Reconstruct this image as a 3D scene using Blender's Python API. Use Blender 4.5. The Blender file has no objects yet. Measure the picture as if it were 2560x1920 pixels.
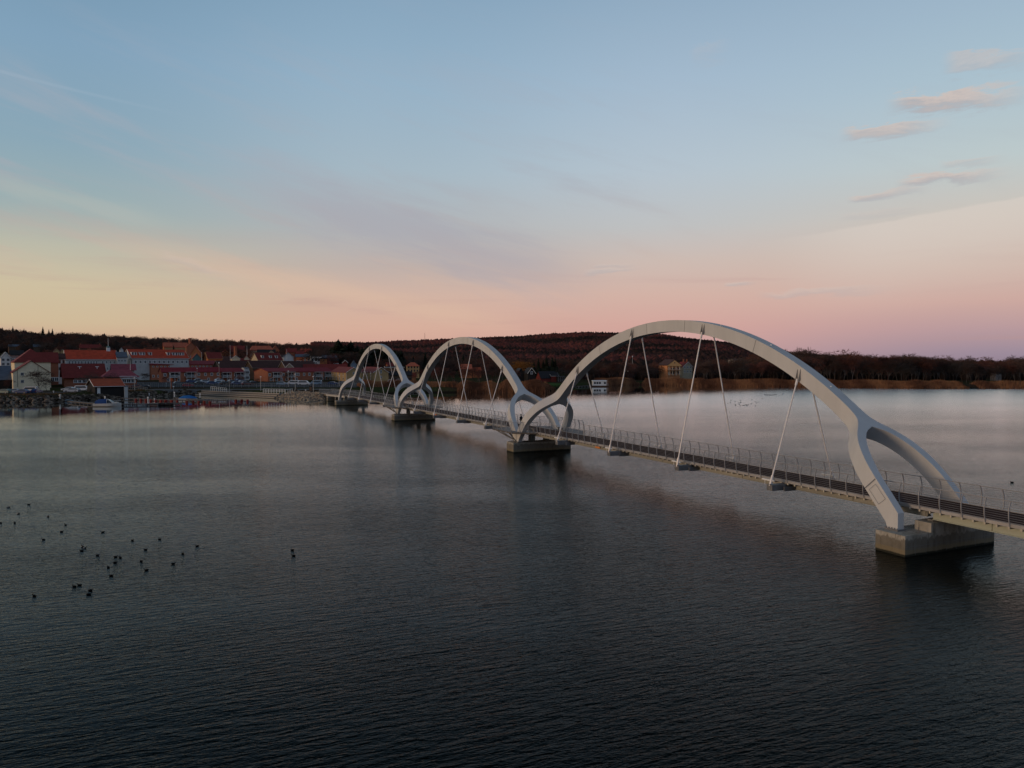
import bpy, math, random
import numpy as np
from math import sin, cos, radians, degrees, sqrt, pi, atan2, asin
from mathutils import Vector, Matrix

random.seed(7)
RNG = np.random.default_rng(7)
SC = bpy.context.scene
COL = SC.collection

# ------------------------------------------------------------------ camera
F, PITCH, ROLL, CAMZ = 1868.97, radians(1.74643), radians(0.09303), 12.6
cam_d = bpy.data.cameras.new('camera')
cam = bpy.data.objects.new('camera', cam_d)
COL.objects.link(cam)
cam_d.sensor_fit = 'HORIZONTAL'
cam_d.sensor_width = 36.0
cam_d.lens = 36.0 * F / 2560.0
cam_d.clip_start = 0.5
cam_d.clip_end = 20000
cam.matrix_world = (Matrix.Translation((0, 0, CAMZ)) @ Matrix.Rotation(pi / 2 - PITCH, 4, 'X')
                    @ Matrix.Rotation(ROLL, 4, 'Z'))
SC.camera = cam
SC.cycles.use_denoising = True
SC.cycles.max_bounces = 5
SC.view_settings.view_transform = 'Standard'
SC.view_settings.look = 'None'
SC.view_settings.exposure = 0
SC.view_settings.gamma = 1


def ray(x, y):
    X, Y = x - 1280, y - 960
    cr, sr = cos(ROLL), sin(ROLL)
    X, Y = X * cr + Y * sr, -X * sr + Y * cr
    c, s = cos(PITCH), sin(PITCH)
    v = -Y / F
    return (X / F, c + v * s, -s + v * c)


def at(x, y, D):                       # a point seen at photo pixel (x, y), D metres ahead
    r = ray(x, y)
    k = D / r[1]
    return Vector((r[0] * k, D, CAMZ + r[2] * k))


def gp(x, y, z=0.0):                   # point on the level z seen at pixel (x, y)
    r = ray(x, y)
    k = (z - CAMZ) / r[2]
    return Vector((r[0] * k, r[1] * k, z))


def azel(x, y):
    r = ray(x, y)
    n = sqrt(r[0] ** 2 + r[1] ** 2 + r[2] ** 2)
    return degrees(atan2(r[0], r[1])), degrees(asin(r[2] / n))


def s2l(c):
    return tuple(((v / 255) / 12.92 if v / 255 <= .04045 else ((v / 255 + .055) / 1.055) ** 2.4) for v in c) + (1,)


# ------------------------------------------------------------------ sun and sky
SUN_AZ, SUN_EL = radians(-116), radians(5.0)
sd = bpy.data.lights.new('sun', 'SUN')
sd.energy = 0.95
sd.angle = radians(12)
sd.color = (1.0, 0.70, 0.47)
so = bpy.data.objects.new('sun', sd)
COL.objects.link(so)
so.location = (-80, -40, 60)
sv = Vector((sin(SUN_AZ) * cos(SUN_EL), cos(SUN_AZ) * cos(SUN_EL), sin(SUN_EL)))
so.rotation_euler = sv.to_track_quat('Z', 'Y').to_euler()

world = bpy.data.worlds.new('World')
SC.world = world
world.use_nodes = True
WT = world.node_tree
for n in list(WT.nodes):
    WT.nodes.remove(n)


class NT:
    def __init__(s, tree):
        s.t = tree

    def n(s, typ, **kw):
        nd = s.t.nodes.new(typ)
        for k, v in kw.items():
            setattr(nd, k, v)
        return nd

    def put(s, sock, v):
        if hasattr(v, 'is_output'):
            s.t.links.new(v, sock)
        else:
            sock.default_value = v

    def m(s, op, a, b=None, c=None, clamp=False):
        nd = s.n('ShaderNodeMath', operation=op)
        nd.use_clamp = clamp
        s.put(nd.inputs[0], a)
        if b is not None:
            s.put(nd.inputs[1], b)
        if c is not None:
            s.put(nd.inputs[2], c)
        return nd.outputs[0]

    def step(s, v, a, b, lo=0.0, hi=1.0):
        nd = s.n('ShaderNodeMapRange', interpolation_type='SMOOTHSTEP')
        s.put(nd.inputs[0], v)
        nd.inputs[1].default_value = a
        nd.inputs[2].default_value = b
        nd.inputs[3].default_value = lo
        nd.inputs[4].default_value = hi
        return nd.outputs[0]

    def mix(s, f, a, b, mode='MIX'):
        nd = s.n('ShaderNodeMixRGB', blend_type=mode)
        s.put(nd.inputs[0], f)
        s.put(nd.inputs[1], a)
        s.put(nd.inputs[2], b)
        return nd.outputs[0]

    def ramp(s, v, pts, interp='LINEAR'):
        nd = s.n('ShaderNodeValToRGB')
        r = nd.color_ramp
        r.interpolation = interp
        while len(r.elements) < len(pts):
            r.elements.new(1.0)
        for e, (p, c) in zip(r.elements, pts):
            e.position = p
            e.color = c
        s.put(nd.inputs[0], v)
        return nd.outputs[0]

    def noise(s, vec, scale, detail=4, rough=.55, dist=0.0):
        nd = s.n('ShaderNodeTexNoise')
        s.put(nd.inputs['Vector'], vec)
        nd.inputs['Scale'].default_value = scale
        nd.inputs['Detail'].default_value = detail
        nd.inputs['Roughness'].default_value = rough
        nd.inputs['Distortion'].default_value = dist
        return nd.outputs['Fac']

    def xyz(s, x, y, z=0.0):
        nd = s.n('ShaderNodeCombineXYZ')
        s.put(nd.inputs[0], x)
        s.put(nd.inputs[1], y)
        s.put(nd.inputs[2], z)
        return nd.outputs[0]


W = NT(WT)
tc = W.n('ShaderNodeTexCoord')
sep = W.n('ShaderNodeSeparateXYZ')
WT.links.new(tc.outputs['Generated'], sep.inputs[0])
dx, dy, dz = sep.outputs
EL = W.m('MULTIPLY', W.m('ARCSINE', dz), 180 / pi)
AZ = W.m('MULTIPLY', W.m('ARCTAN2', dx, dy), 180 / pi)


def col(el, rgb):
    return (max(0.0, min(1.0, (el + 2) / 72.0)), s2l(rgb))


elf = W.m('DIVIDE', W.m('ADD', EL, 2.0), 72.0, clamp=True)
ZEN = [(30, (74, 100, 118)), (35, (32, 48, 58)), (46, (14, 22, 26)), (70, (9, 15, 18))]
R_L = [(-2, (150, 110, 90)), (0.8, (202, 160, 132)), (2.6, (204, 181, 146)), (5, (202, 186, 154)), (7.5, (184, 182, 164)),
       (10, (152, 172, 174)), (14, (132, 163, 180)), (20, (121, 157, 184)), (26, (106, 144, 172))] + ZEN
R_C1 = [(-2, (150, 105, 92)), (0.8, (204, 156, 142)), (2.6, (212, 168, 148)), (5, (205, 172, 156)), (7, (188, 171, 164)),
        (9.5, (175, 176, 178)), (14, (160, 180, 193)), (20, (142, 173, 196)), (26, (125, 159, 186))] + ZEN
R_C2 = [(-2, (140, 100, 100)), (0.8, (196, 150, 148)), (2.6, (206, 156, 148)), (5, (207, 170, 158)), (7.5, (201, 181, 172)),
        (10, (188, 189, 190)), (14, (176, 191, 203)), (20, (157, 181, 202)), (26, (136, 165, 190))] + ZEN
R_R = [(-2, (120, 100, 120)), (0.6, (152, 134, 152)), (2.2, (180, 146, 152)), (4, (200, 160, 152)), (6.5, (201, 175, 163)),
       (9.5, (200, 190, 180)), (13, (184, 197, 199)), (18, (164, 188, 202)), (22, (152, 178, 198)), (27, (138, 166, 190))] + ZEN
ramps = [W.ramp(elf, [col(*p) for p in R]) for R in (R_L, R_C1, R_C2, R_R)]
sky = W.mix(W.step(AZ, -32, -9), ramps[0], ramps[1])
sky = W.mix(W.step(AZ, -10, 13), sky, ramps[2])
sky = W.mix(W.step(AZ, 10, 34), sky, ramps[3])
# glow of the low sun, behind and to the left of the viewer
dotp = W.n('ShaderNodeVectorMath', operation='DOT_PRODUCT')
WT.links.new(tc.outputs['Generated'], dotp.inputs[0])
dotp.inputs[1].default_value = (sv.x, sv.y, sv.z)
sunf = W.step(dotp.outputs['Value'], 0.62, 1.0)
glow = W.ramp(elf, [col(-2, (170, 110, 80)), col(2, (245, 178, 120)), col(10, (240, 200, 160)), col(25, (170, 175, 180)), col(60, (90, 110, 135))])
sky = W.mix(sunf, sky, glow)

# unseen sky behind right: darkened low to shade arch undersides, bluer high for tops
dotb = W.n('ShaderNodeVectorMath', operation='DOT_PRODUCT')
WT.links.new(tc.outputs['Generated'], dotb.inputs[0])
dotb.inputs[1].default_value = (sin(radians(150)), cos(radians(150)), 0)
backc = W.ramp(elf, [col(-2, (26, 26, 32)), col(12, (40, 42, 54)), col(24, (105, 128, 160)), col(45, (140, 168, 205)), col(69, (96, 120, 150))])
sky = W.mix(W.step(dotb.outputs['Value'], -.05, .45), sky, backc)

# soft veils of high cloud: slanting streaks
sx = W.m('ADD', W.m('MULTIPLY', AZ, 0.050), W.m('MULTIPLY', EL, 0.020))
sy = W.m('ADD', W.m('MULTIPLY', EL, 0.30), W.m('MULTIPLY', AZ, 0.075))
veil = W.noise(W.xyz(sx, sy), 1.35, 6, .58, .35)
vb = W.m('MULTIPLY', W.step(veil, .47, .72), W.step(EL, 3, 8))
vb = W.m('MULTIPLY', vb, W.step(EL, 13, 24, 1, .25))
vb = W.m('MULTIPLY', vb, W.step(AZ, 4, 16, 1, .25))
veilc = W.ramp(elf, [col(0, (214, 165, 145)), col(6, (214, 176, 152)), col(9, (186, 166, 160)), col(13, (166, 168, 178)), col(30, (150, 165, 185))])
sky = W.mix(W.m('MULTIPLY', vb, .50), sky, veilc)
veil2 = W.noise(W.xyz(W.m('MULTIPLY', AZ, .03), W.m('MULTIPLY', EL, .42)), 1.1, 7, .62, .5)
vb2 = W.m('MULTIPLY', W.step(veil2, .50, .70), W.step(EL, 11, 3))
sky = W.mix(W.m('MULTIPLY', vb2, .42), sky, s2l((180, 140, 140)))


def line_dist(x0, y0, x1, y1):         # signed distance in degrees above a line through two photo pixels
    a0, e0 = azel(x0, y0)
    a1, e1 = azel(x1, y1)
    L = sqrt((a1 - a0) ** 2 + (e1 - e0) ** 2)
    ta, te = (a1 - a0) / L, (e1 - e0) / L
    da, de = W.m('SUBTRACT', AZ, a0), W.m('SUBTRACT', EL, e0)
    along = W.m('ADD', W.m('MULTIPLY', da, ta), W.m('MULTIPLY', de, te))
    across = W.m('ADD', W.m('MULTIPLY', da, -te), W.m('MULTIPLY', de, ta))
    return along, across, L


cn = W.noise(W.xyz(W.m('MULTIPLY', AZ, .22), W.m('MULTIPLY', EL, 1.1)), 1.3, 8, .66, .3)
cn0 = W.m('SUBTRACT', cn, .5)
# pale sheet at the right: everything under its slanting upper edge
al, ac, L = line_dist(1900, 604, 2560, 488)
edge = W.m('ADD', ac, W.m('MULTIPLY', cn0, 0.45))
sheet = W.m('MULTIPLY', W.step(edge, .06, -.16), W.step(edge, -7, -.4))
sheet = W.m('MULTIPLY', sheet, W.step(al, -1, 9))
sky = W.mix(W.m('MULTIPLY', sheet, .48), sky, s2l((216, 203, 193)))
# small slanting cloudlets with lit upper edges
for (x0, y0, x1, y1, th, st) in [(2225, 262, 2600, 236, .62, .95), (2105, 335, 2380, 306, .40, .85), (2120, 345, 2260, 332, .25, .4),
                                 (2245, 458, 2530, 428, .42, .9), (2120, 500, 2300, 470, .34, .8), (2350, 412, 2520, 396, .28, .4),
                                 (2360, 162, 2620, 134, .62, .5), (2250, 480, 2330, 474, .2, .3),
                                 (1460, 684, 1610, 668, .20, .5), (1480, 668, 1600, 662, .15, .4), (1810, 712, 1895, 706, .14, .5),
                                 (1900, 738, 2260, 716, .30, .38), (2100, 545, 2330, 520, .25, .25),
                                 (1725, 140, 1830, 120, .8, .14), (400, 640, 620, 700, .35, .3)]:
    al, ac, L = line_dist(x0, y0, x1, y1)
    t = W.m('DIVIDE', al, L)
    env = W.m('MULTIPLY', W.step(t, -.06, .16), W.step(t, 1.08, .45))
    q = W.m('ADD', W.m('DIVIDE', ac, th), W.m('MULTIPLY', cn0, 5.2))
    body = W.m('MULTIPLY', W.step(q, 1.15, .55), W.step(q, -1.4, -.1))
    f = W.m('MULTIPLY', W.m('MULTIPLY', body, env), st)
    lit = W.step(q, -.9, .9)
    cc = W.mix(lit, s2l((168, 168, 174)), s2l((204, 188, 180)))
    sky = W.mix(f, sky, cc)
# grey-mauve veil left of centre and the peach streak below it
cn2 = W.m('SUBTRACT', W.noise(W.xyz(sx, sy), 3.2, 7, .62, .4), .5)
for (x0, y0, x1, y1, th, st, c_) in [(560, 430, 1460, 700, 2.9, .52, (163, 160, 172)), (250, 600, 1300, 815, 1.1, .42, (217, 181, 154)), (-100, 430, 420, 560, .9, .45, (176, 182, 176))]:
    al, ac, L = line_dist(x0, y0, x1, y1)
    t = W.m('DIVIDE', al, L)
    env = W.m('MULTIPLY', W.step(t, -.1, .35), W.step(t, 1.1, .75))
    q = W.m('ADD', W.m('ABSOLUTE', W.m('DIVIDE', ac, th)), W.m('MULTIPLY', cn2, 1.8))
    sky = W.mix(W.m('MULTIPLY', W.m('MULTIPLY', W.step(q, 1.15, 0), env), st), sky, s2l(c_))
# contrail
al, ac, L = line_dist(0, 178, 425, 280)
trail = W.m('MULTIPLY', W.step(W.m('ABSOLUTE', ac), .16, .02), W.m('MULTIPLY', W.step(al, 12.5, 3), W.step(al, -3, 0)))
sky = W.mix(W.m('MULTIPLY', trail, .13), sky, s2l((175, 190, 205)))
sky = W.mix(W.m('MULTIPLY', W.m('SUBTRACT', 1, W.step(EL, -3, -.5)), 1.0), sky, s2l((20, 24, 26)))
hs_ = W.n('ShaderNodeHueSaturation')
hs_.inputs['Saturation'].default_value = .92
hs_.inputs['Value'].default_value = 1.01
W.put(hs_.inputs['Color'], sky)
sky = hs_.outputs[0]
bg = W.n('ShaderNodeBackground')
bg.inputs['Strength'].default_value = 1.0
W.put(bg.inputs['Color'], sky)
nish = W.n('ShaderNodeTexSky')
nish.sky_type = 'NISHITA'
nish.sun_disc = False
nish.sun_elevation = SUN_EL
nish.sun_rotation = SUN_AZ
bg2 = W.n('ShaderNodeBackground')
bg2.inputs['Strength'].default_value = 0.006
WT.links.new(nish.outputs[0], bg2.inputs[0])
addsh = W.n('ShaderNodeAddShader')
wo = W.n('ShaderNodeOutputWorld')
WT.links.new(bg.outputs[0], addsh.inputs[0])
WT.links.new(bg2.outputs[0], addsh.inputs[1])
WT.links.new(addsh.outputs[0], wo.inputs[0])

# ------------------------------------------------------------------ materials
MATS = {}


def mat(name, rgb, rough=.7, var=.25, scale=2.0, metal=0.0, spec=.3, rgb2=None, stretch=(1, 1, 1), bump=0.0, bscale=None, objvar=False):
    if name in MATS:
        return MATS[name]
    m = bpy.data.materials.new(name)
    m.use_nodes = True
    t = m.node_tree
    N = NT(t)
    b = t.nodes['Principled BSDF']
    b.inputs['Roughness'].default_value = rough
    b.inputs['Metallic'].default_value = metal
    b.inputs['Specular IOR Level'].default_value = spec
    geo = N.n('ShaderNodeTexCoord')
    mp = N.n('ShaderNodeMapping')
    mp.inputs['Scale'].default_value = stretch
    t.links.new(geo.outputs['Object'], mp.inputs[0])
    f = N.noise(mp.outputs[0], scale, 5, .6)
    a = tuple(c * (1 - var) for c in rgb) + (1,)
    c2 = rgb2 if rgb2 else tuple(min(1, c * (1 + var)) for c in rgb)
    c = N.ramp(f, [(.3, a), (.7, tuple(c2) + (1,))])
    if objvar:
        oi = N.n('ShaderNodeObjectInfo')
        k = N.step(oi.outputs['Random'], 0, 1, .6, 1.35)
        hs = N.n('ShaderNodeHueSaturation')
        N.put(hs.inputs['Color'], c)
        N.put(hs.inputs['Value'], k)
        c = hs.outputs[0]
    N.put(b.inputs['Base Color'], c)
    if bump:
        bn = N.n('ShaderNodeBump')
        bn.inputs['Strength'].default_value = bump
        bn.inputs['Distance'].default_value = .05
        f2 = N.noise(mp.outputs[0], bscale or scale * 4, 4, .6)
        N.put(bn.inputs['Height'], f2)
        t.links.new(bn.outputs[0], b.inputs['Normal'])
    MATS[name] = m
    return m


M_arch = mat('arch_paint', (.57, .57, .555), .55, .075, .45, spec=.3, stretch=(1, 1.6, .3), bump=.05, bscale=3)
M_joint = mat('joint_dark', (.16, .16, .16), .6, .1)
M_steelL = mat('steel_light', (.80, .76, .73), .4, .06, 1, metal=.15)
M_rail = mat('rail_steel', (.40, .385, .375), .5, .15, 1, metal=.3)
M_dark = mat('steel_dark', (.16, .158, .158), .6, .3, 1.5)
M_girder = mat('girder_paint', (.30, .295, .255), .6, .18, .7, stretch=(1, .3, 1))
M_deck = mat('deck_surface', (.060, .034, .030), .9, .2, 1.2, stretch=(1, .4, 1), spec=.03)
M_tan = mat('tan_timber', (.36, .30, .22), .7, .2, 3)
M_orange = mat('orange_sign', (.75, .22, .03), .6, .08)
M_white = mat('white_paint', (.78, .78, .75), .55, .08, 1)
M_black = mat('black_rubber', (.015, .015, .017), .7, .2)
M_glass = mat('window_glass', (.035, .045, .055), .12, .2, .5, spec=.6)
M_asph = mat('asphalt', (.075, .075, .078), .85, .25, .3, spec=.02)


def concrete():
    m = bpy.data.materials.new('pier_concrete')
    m.use_nodes = True
    t = m.node_tree
    N = NT(t)
    b = t.nodes['Principled BSDF']
    g = N.n('ShaderNodeTexCoord')
    s = N.n('ShaderNodeSeparateXYZ')
    t.links.new(g.outputs['Object'], s.inputs[0])
    n1 = N.noise(g.outputs['Object'], 1.1, 6, .65)
    mp = N.n('ShaderNodeMapping')
    mp.inputs['Scale'].default_value = (3, 3, .35)
    t.links.new(g.outputs['Object'], mp.inputs[0])
    n2 = N.noise(mp.outputs[0], 1.2, 5, .6)
    c = N.ramp(n1, [(.3, (.25, .23, .185, 1)), (.7, (.46, .43, .37, 1))])
    c = N.mix(N.m('MULTIPLY', N.step(n2, .5, .66), .55), c, (.10, .09, .075, 1))
    zz = N.m('ADD', s.outputs[2], N.m('MULTIPLY', N.m('SUBTRACT', n2, .5), 1.1))
    c = N.mix(N.m('MULTIPLY', N.step(zz, 1.16, 1.04), .72), c, (.12, .104, .078, 1))
    zz = N.m('ADD', s.outputs[2], N.m('MULTIPLY', N.m('SUBTRACT', n1, .5), .22))
    c = N.mix(N.m('MULTIPLY', N.step(zz, .5, .38), .5), c, (.24, .19, .10, 1))
    c = N.mix(N.step(zz, .2, .1), c, (.03, .03, .022, 1))
    N.put(b.inputs['Base Color'], c)
    b.inputs['Roughness'].default_value = .88
    b.inputs['Specular IOR Level'].default_value = .1
    bn = N.n('ShaderNodeBump')
    bn.inputs['Strength'].default_value = .5
    bn.inputs['Distance'].default_value = .04
    N.put(bn.inputs['Height'], N.noise(g.outputs['Object'], 9, 5, .6))
    t.links.new(bn.outputs[0], b.inputs['Normal'])
    return m


M_conc = concrete()


# ------------------------------------------------------------------ mesh helper
class MB:
    def __init__(s):
        s.v, s.f, s.mi = [], [], []

    def face(s, pts, mi=0):
        k = len(s.v)
        s.v += [tuple(p) for p in pts]
        s.f.append(tuple(range(k, k + len(pts))))
        s.mi.append(mi)

    def hexa(s, p, mi=0):              # p: 4 bottom + 4 top points
        k = len(s.v)
        s.v += [tuple(q) for q in p]
        for q in ((3, 2, 1, 0), (4, 5, 6, 7), (0, 1, 5, 4), (1, 2, 6, 5), (2, 3, 7, 6), (3, 0, 4, 7)):
            s.f.append(tuple(k + i for i in q))
            s.mi.append(mi)
        return s

    def box(s, x0, x1, y0, y1, z0, z1, mi=0):
        return s.hexa([(x0, y0, z0), (x1, y0, z0), (x1, y1, z0), (x0, y1, z0), (x0, y0, z1), (x1, y0, z1), (x1, y1, z1), (x0, y1, z1)], mi)

    def tube(s, a, b, r0, r1=None, n=6, mi=0, cap=True):
        a, b = Vector(a), Vector(b)
        r1 = r0 if r1 is None else r1
        d = (b - a)
        if d.length < 1e-6:
            return s
        q = d.to_track_quat('Z', 'Y')
        k = len(s.v)
        for p, r in ((a, r0), (b, r1)):
            for i in range(n):
                w = q @ Vector((cos(2 * pi * i / n) * r, sin(2 * pi * i / n) * r, 0))
                s.v.append(tuple(p + w))
        for i in range(n):
            j = (i + 1) % n
            s.f.append((k + i, k + j, k + n + j, k + n + i))
            s.mi.append(mi)
        if cap:
            s.f.append(tuple(k + i for i in range(n))[::-1])
            s.f.append(tuple(k + n + i for i in range(n)))
            s.mi += [mi, mi]
        return s

    def path(s, pts, r, n=4, mi=0):
        for a, b in zip(pts[:-1], pts[1:]):
            s.tube(a, b, r, r, n, mi, cap=False)
        return s

    def prism(s, poly, z0, z1, mi=0):  # poly ccw in xy
        k = len(s.v)
        n = len(poly)
        s.v += [(p[0], p[1], z0) for p in poly] + [(p[0], p[1], z1) for p in poly]
        s.f.append(tuple(range(k, k + n))[::-1])
        s.f.append(tuple(range(k + n, k + 2 * n)))
        s.mi += [mi, mi]
        for i in range(n):
            j = (i + 1) % n
            s.f.append((k + i, k + j, k + n + j, k + n + i))
            s.mi.append(mi)
        return s

    def loft(s, rings, mi=0, cap=True):
        n = len(rings[0])
        k = len(s.v)
        for r in rings:
            s.v += [tuple(p) for p in r]
        for a in range(len(rings) - 1):
            for i in range(n):
                j = (i + 1) % n
                s.f.append((k + a * n + i, k + a * n + j, k + (a + 1) * n + j, k + (a + 1) * n + i))
                s.mi.append(mi)
        if cap:
            s.f.append(tuple(k + i for i in range(n))[::-1])
            s.f.append(tuple(k + (len(rings) - 1) * n + i for i in range(n)))
            s.mi += [mi, mi]
        return s

    def ball(s, c, rx, ry, rz, n=8, m=5, mi=0):
        rings = []
        for a in range(1, m):
            th = pi * a / m
            rings.append([(c[0] + rx * sin(th) * cos(2 * pi * i / n), c[1] + ry * sin(th) * sin(2 * pi * i / n), c[2] - rz * cos(th)) for i in range(n)])
        return s.loft(rings, mi)

    def mesh(s, name, mats, smooth=False):
        me = bpy.data.meshes.new(name)
        me.from_pydata(s.v, [], s.f)
        for m in (mats if isinstance(mats, (list, tuple)) else [mats]):
            me.materials.append(m)
        me.polygons.foreach_set('material_index', s.mi)
        if smooth:
            me.polygons.foreach_set('use_smooth', [True] * len(s.f))
            me.set_sharp_from_angle(angle=radians(35))
        me.update()
        return me

    def pieces(s, name, mats, parent=None, kind=None):      # every separate piece an object of its own
        par = list(range(len(s.v)))

        def fd(i):
            while par[i] != i:
                par[i] = par[par[i]]
                i = par[i]
            return i
        for f in s.f:
            for i in f[1:]:
                par[fd(i)] = fd(f[0])
        grp = {}
        for f, m in zip(s.f, s.mi):
            grp.setdefault(fd(f[0]), []).append((f, m))
        for fs in grp.values():
            q = MB()
            idx = {}
            for f, m in fs:
                for i in f:
                    if i not in idx:
                        idx[i] = len(q.v)
                        q.v.append(s.v[i])
                q.f.append(tuple(idx[i] for i in f))
                q.mi.append(m)
            q.build(name, mats, parent)

    def build(s, name, mats, parent=None, smooth=False, label=None):
        o = bpy.data.objects.new(name, s.mesh(name, mats, smooth))
        COL.objects.link(o)
        if parent:
            o.parent = parent
        if label:
            o['label'] = label
        return o


def np_mesh(name, V, Fc, mats, mi=None):
    me = bpy.data.meshes.new(name)
    V = np.asarray(V, np.float32)
    Fc = np.asarray(Fc, np.int32)
    k = Fc.shape[1]
    me.vertices.add(len(V))
    me.vertices.foreach_set('co', V.ravel())
    me.loops.add(Fc.size)
    me.loops.foreach_set('vertex_index', Fc.ravel())
    me.polygons.add(len(Fc))
    me.polygons.foreach_set('loop_start', np.arange(0, Fc.size, k, dtype=np.int32))
    for m in mats:
        me.materials.append(m)
    if mi is not None:
        me.polygons.foreach_set('material_index', np.asarray(mi, np.int32))
    me.update(calc_edges=True)
    return me


def np_obj(name, V, Fc, mats, mi=None, **p):
    o = bpy.data.objects.new(name, np_mesh(name, V, Fc, mats, mi))
    COL.objects.link(o)
    for k, v in p.items():
        o[k] = v
    return o


def tag(o, label, cat, group=None):
    o['label'] = label
    o['category'] = cat
    if group:
        o['group'] = group
    return o


def empty(name, loc, rz, label, cat, group=None):
    o = bpy.data.objects.new(name, None)
    COL.objects.link(o)
    o.location = loc
    o.rotation_euler = (0, 0, rz)
    return tag(o, label, cat, group)


def dup(root, loc, rz, label, group=None, scale=None, cat=None):
    r = root.copy()
    COL.objects.link(r)
    r.location = loc
    r.rotation_euler = (0, 0, rz)
    r['label'] = label
    if cat:
        r['category'] = cat
    if group:
        r['group'] = group
    if scale:
        r.scale = scale if isinstance(scale, (tuple, list)) else (scale,) * 3
    for ch in list(root.children):
        c = ch.copy()
        COL.objects.link(c)
        c.parent = r
        for g in ch.children:
            d = g.copy()
            COL.objects.link(d)
            d.parent = c
    return r


# ------------------------------------------------------------------ terrain and water
SHORE = [(-1400, 60), (-600, 120), (-300, 200), (-153, 223), (-139, 226), (-133, 238), (-128, 252), (-124, 268), (-115, 276), (-96, 264.5),
         (-79, 253), (-67, 241.5), (-61, 240), (-57, 243), (-54, 252), (-50, 280), (-35, 297), (-12, 301), (13, 298), (17, 312), (19, 342),
         (36, 376), (69, 403), (105, 380), (157, 359), (191, 350), (241, 352), (420, 330), (900, 200), (1600, 60)]
SH = np.array(SHORE, float)


def shore_sd(X, Y):                    # signed distance, positive on land
    X = np.asarray(X, float)
    Y = np.asarray(Y, float)
    d = np.full(X.shape, 1e9)
    for (a, b) in zip(SH[:-1], SH[1:]):
        ab = b - a
        t = np.clip(((X - a[0]) * ab[0] + (Y - a[1]) * ab[1]) / (ab @ ab), 0, 1)
        d = np.minimum(d, np.hypot(X - a[0] - t * ab[0], Y - a[1] - t * ab[1]))
    ins = np.zeros(X.shape, int)       # count shoreline crossings straight below
    for (a, b) in zip(SH[:-1], SH[1:]):
        c = ((a[0] <= X) & (X < b[0])) | ((b[0] <= X) & (X < a[0]))
        yy = a[1] + (X - a[0]) / (b[0] - a[0] + 1e-9) * (b[1] - a[1])
        ins += (c & (yy < Y)).astype(int)
    return np.where(ins % 2 == 1, d, -d)


def sm(x, a, b):
    t = np.clip((x - a) / (b - a), 0, 1)
    return t * t * (3 - 2 * t)


SKY_A = ([-400, 0, 110, 200, 300, 440, 560, 650, 740, 860, 960, 1100, 1300, 3400], [815, 822, 832, 834, 840, 846, 849, 855, 858, 866, 880, 888, 893, 897])
SKY_M = ([-400, 600, 900, 1100, 1250, 1400, 1500, 1640, 1750, 1850, 1950, 2100, 2560, 3400], [872, 872, 875, 876, 873, 878, 872, 868, 869, 875, 888, 900, 903, 903])
SKY_F = ([-400, 700, 860, 1050, 1180, 1300, 1400, 1470, 1520, 1600, 1660, 1740, 1810, 1900, 2000, 2300, 3400],
         [862, 859, 857, 853, 843.5, 841, 835, 829.5, 832, 836.5, 837, 847, 855.5, 868, 884, 899, 900])


def terrain(X, Y):
    X = np.asarray(X, float)
    Y = np.asarray(Y, float)
    t = 1280 + F * X / np.maximum(Y, 60)
    zA = CAMZ + (903 - np.interp(t, *SKY_A)) / F * 950 - 12
    zM = CAMZ + (903 - np.interp(t, *SKY_M)) / F * 1400 - 12
    zF = CAMZ + (903 - np.interp(t, *SKY_F)) / F * 3500 - 15
    west = 1 - sm(t, 860, 1150)
    z0 = 1.9 + 1.0 * sm(Y, 270, 370) * west
    z = z0 + (zA - z0) * (sm(Y, 385, 980) * west + (1 - west) * sm(Y, 480, 980))
    z = z + (zM - zA) * sm(Y, 950, 1420)
    z = z + (zF - zM) * sm(Y, 1500, 3550)
    z = z - (z - 5) * sm(Y, 3600, 6000)
    z = z + (np.sin(X * .013 + Y * .004) + np.sin(Y * .009 - X * .005)) * 3 * sm(Y, 1000, 2200)
    d = shore_sd(X, Y)
    bank = np.clip(-1.2 + (d + 1.2) * .62, -2.5, 1e9)
    return np.minimum(z, bank)


def tz(x, y):
    return float(terrain(np.array([x]), np.array([y]))[0])


def ground_mesh():
    xs = np.concatenate([np.arange(-6000, -1400, 400), np.arange(-1400, -180, 40), np.arange(-180, 262, 2.6), np.arange(262, 1400, 40), np.arange(1400, 6001, 400)])
    ys = np.concatenate([np.arange(-200, 200, 25), np.arange(200, 410, 2.2), np.arange(410, 1000, 12), np.arange(1000, 4000, 60), np.arange(4000, 9001, 500)])
    X, Y = np.meshgrid(xs, ys)
    Z = terrain(X.ravel(), Y.ravel())
    V = np.stack([X.ravel(), Y.ravel(), Z], 1)
    nx, ny = len(xs), len(ys)
    i = np.arange(nx - 1)
    j = np.arange(ny - 1)
    I, J = np.meshgrid(i, j)
    a = (J * nx + I).ravel()
    return V, np.stack([a, a + 1, a + nx + 1, a + nx], 1)


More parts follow.
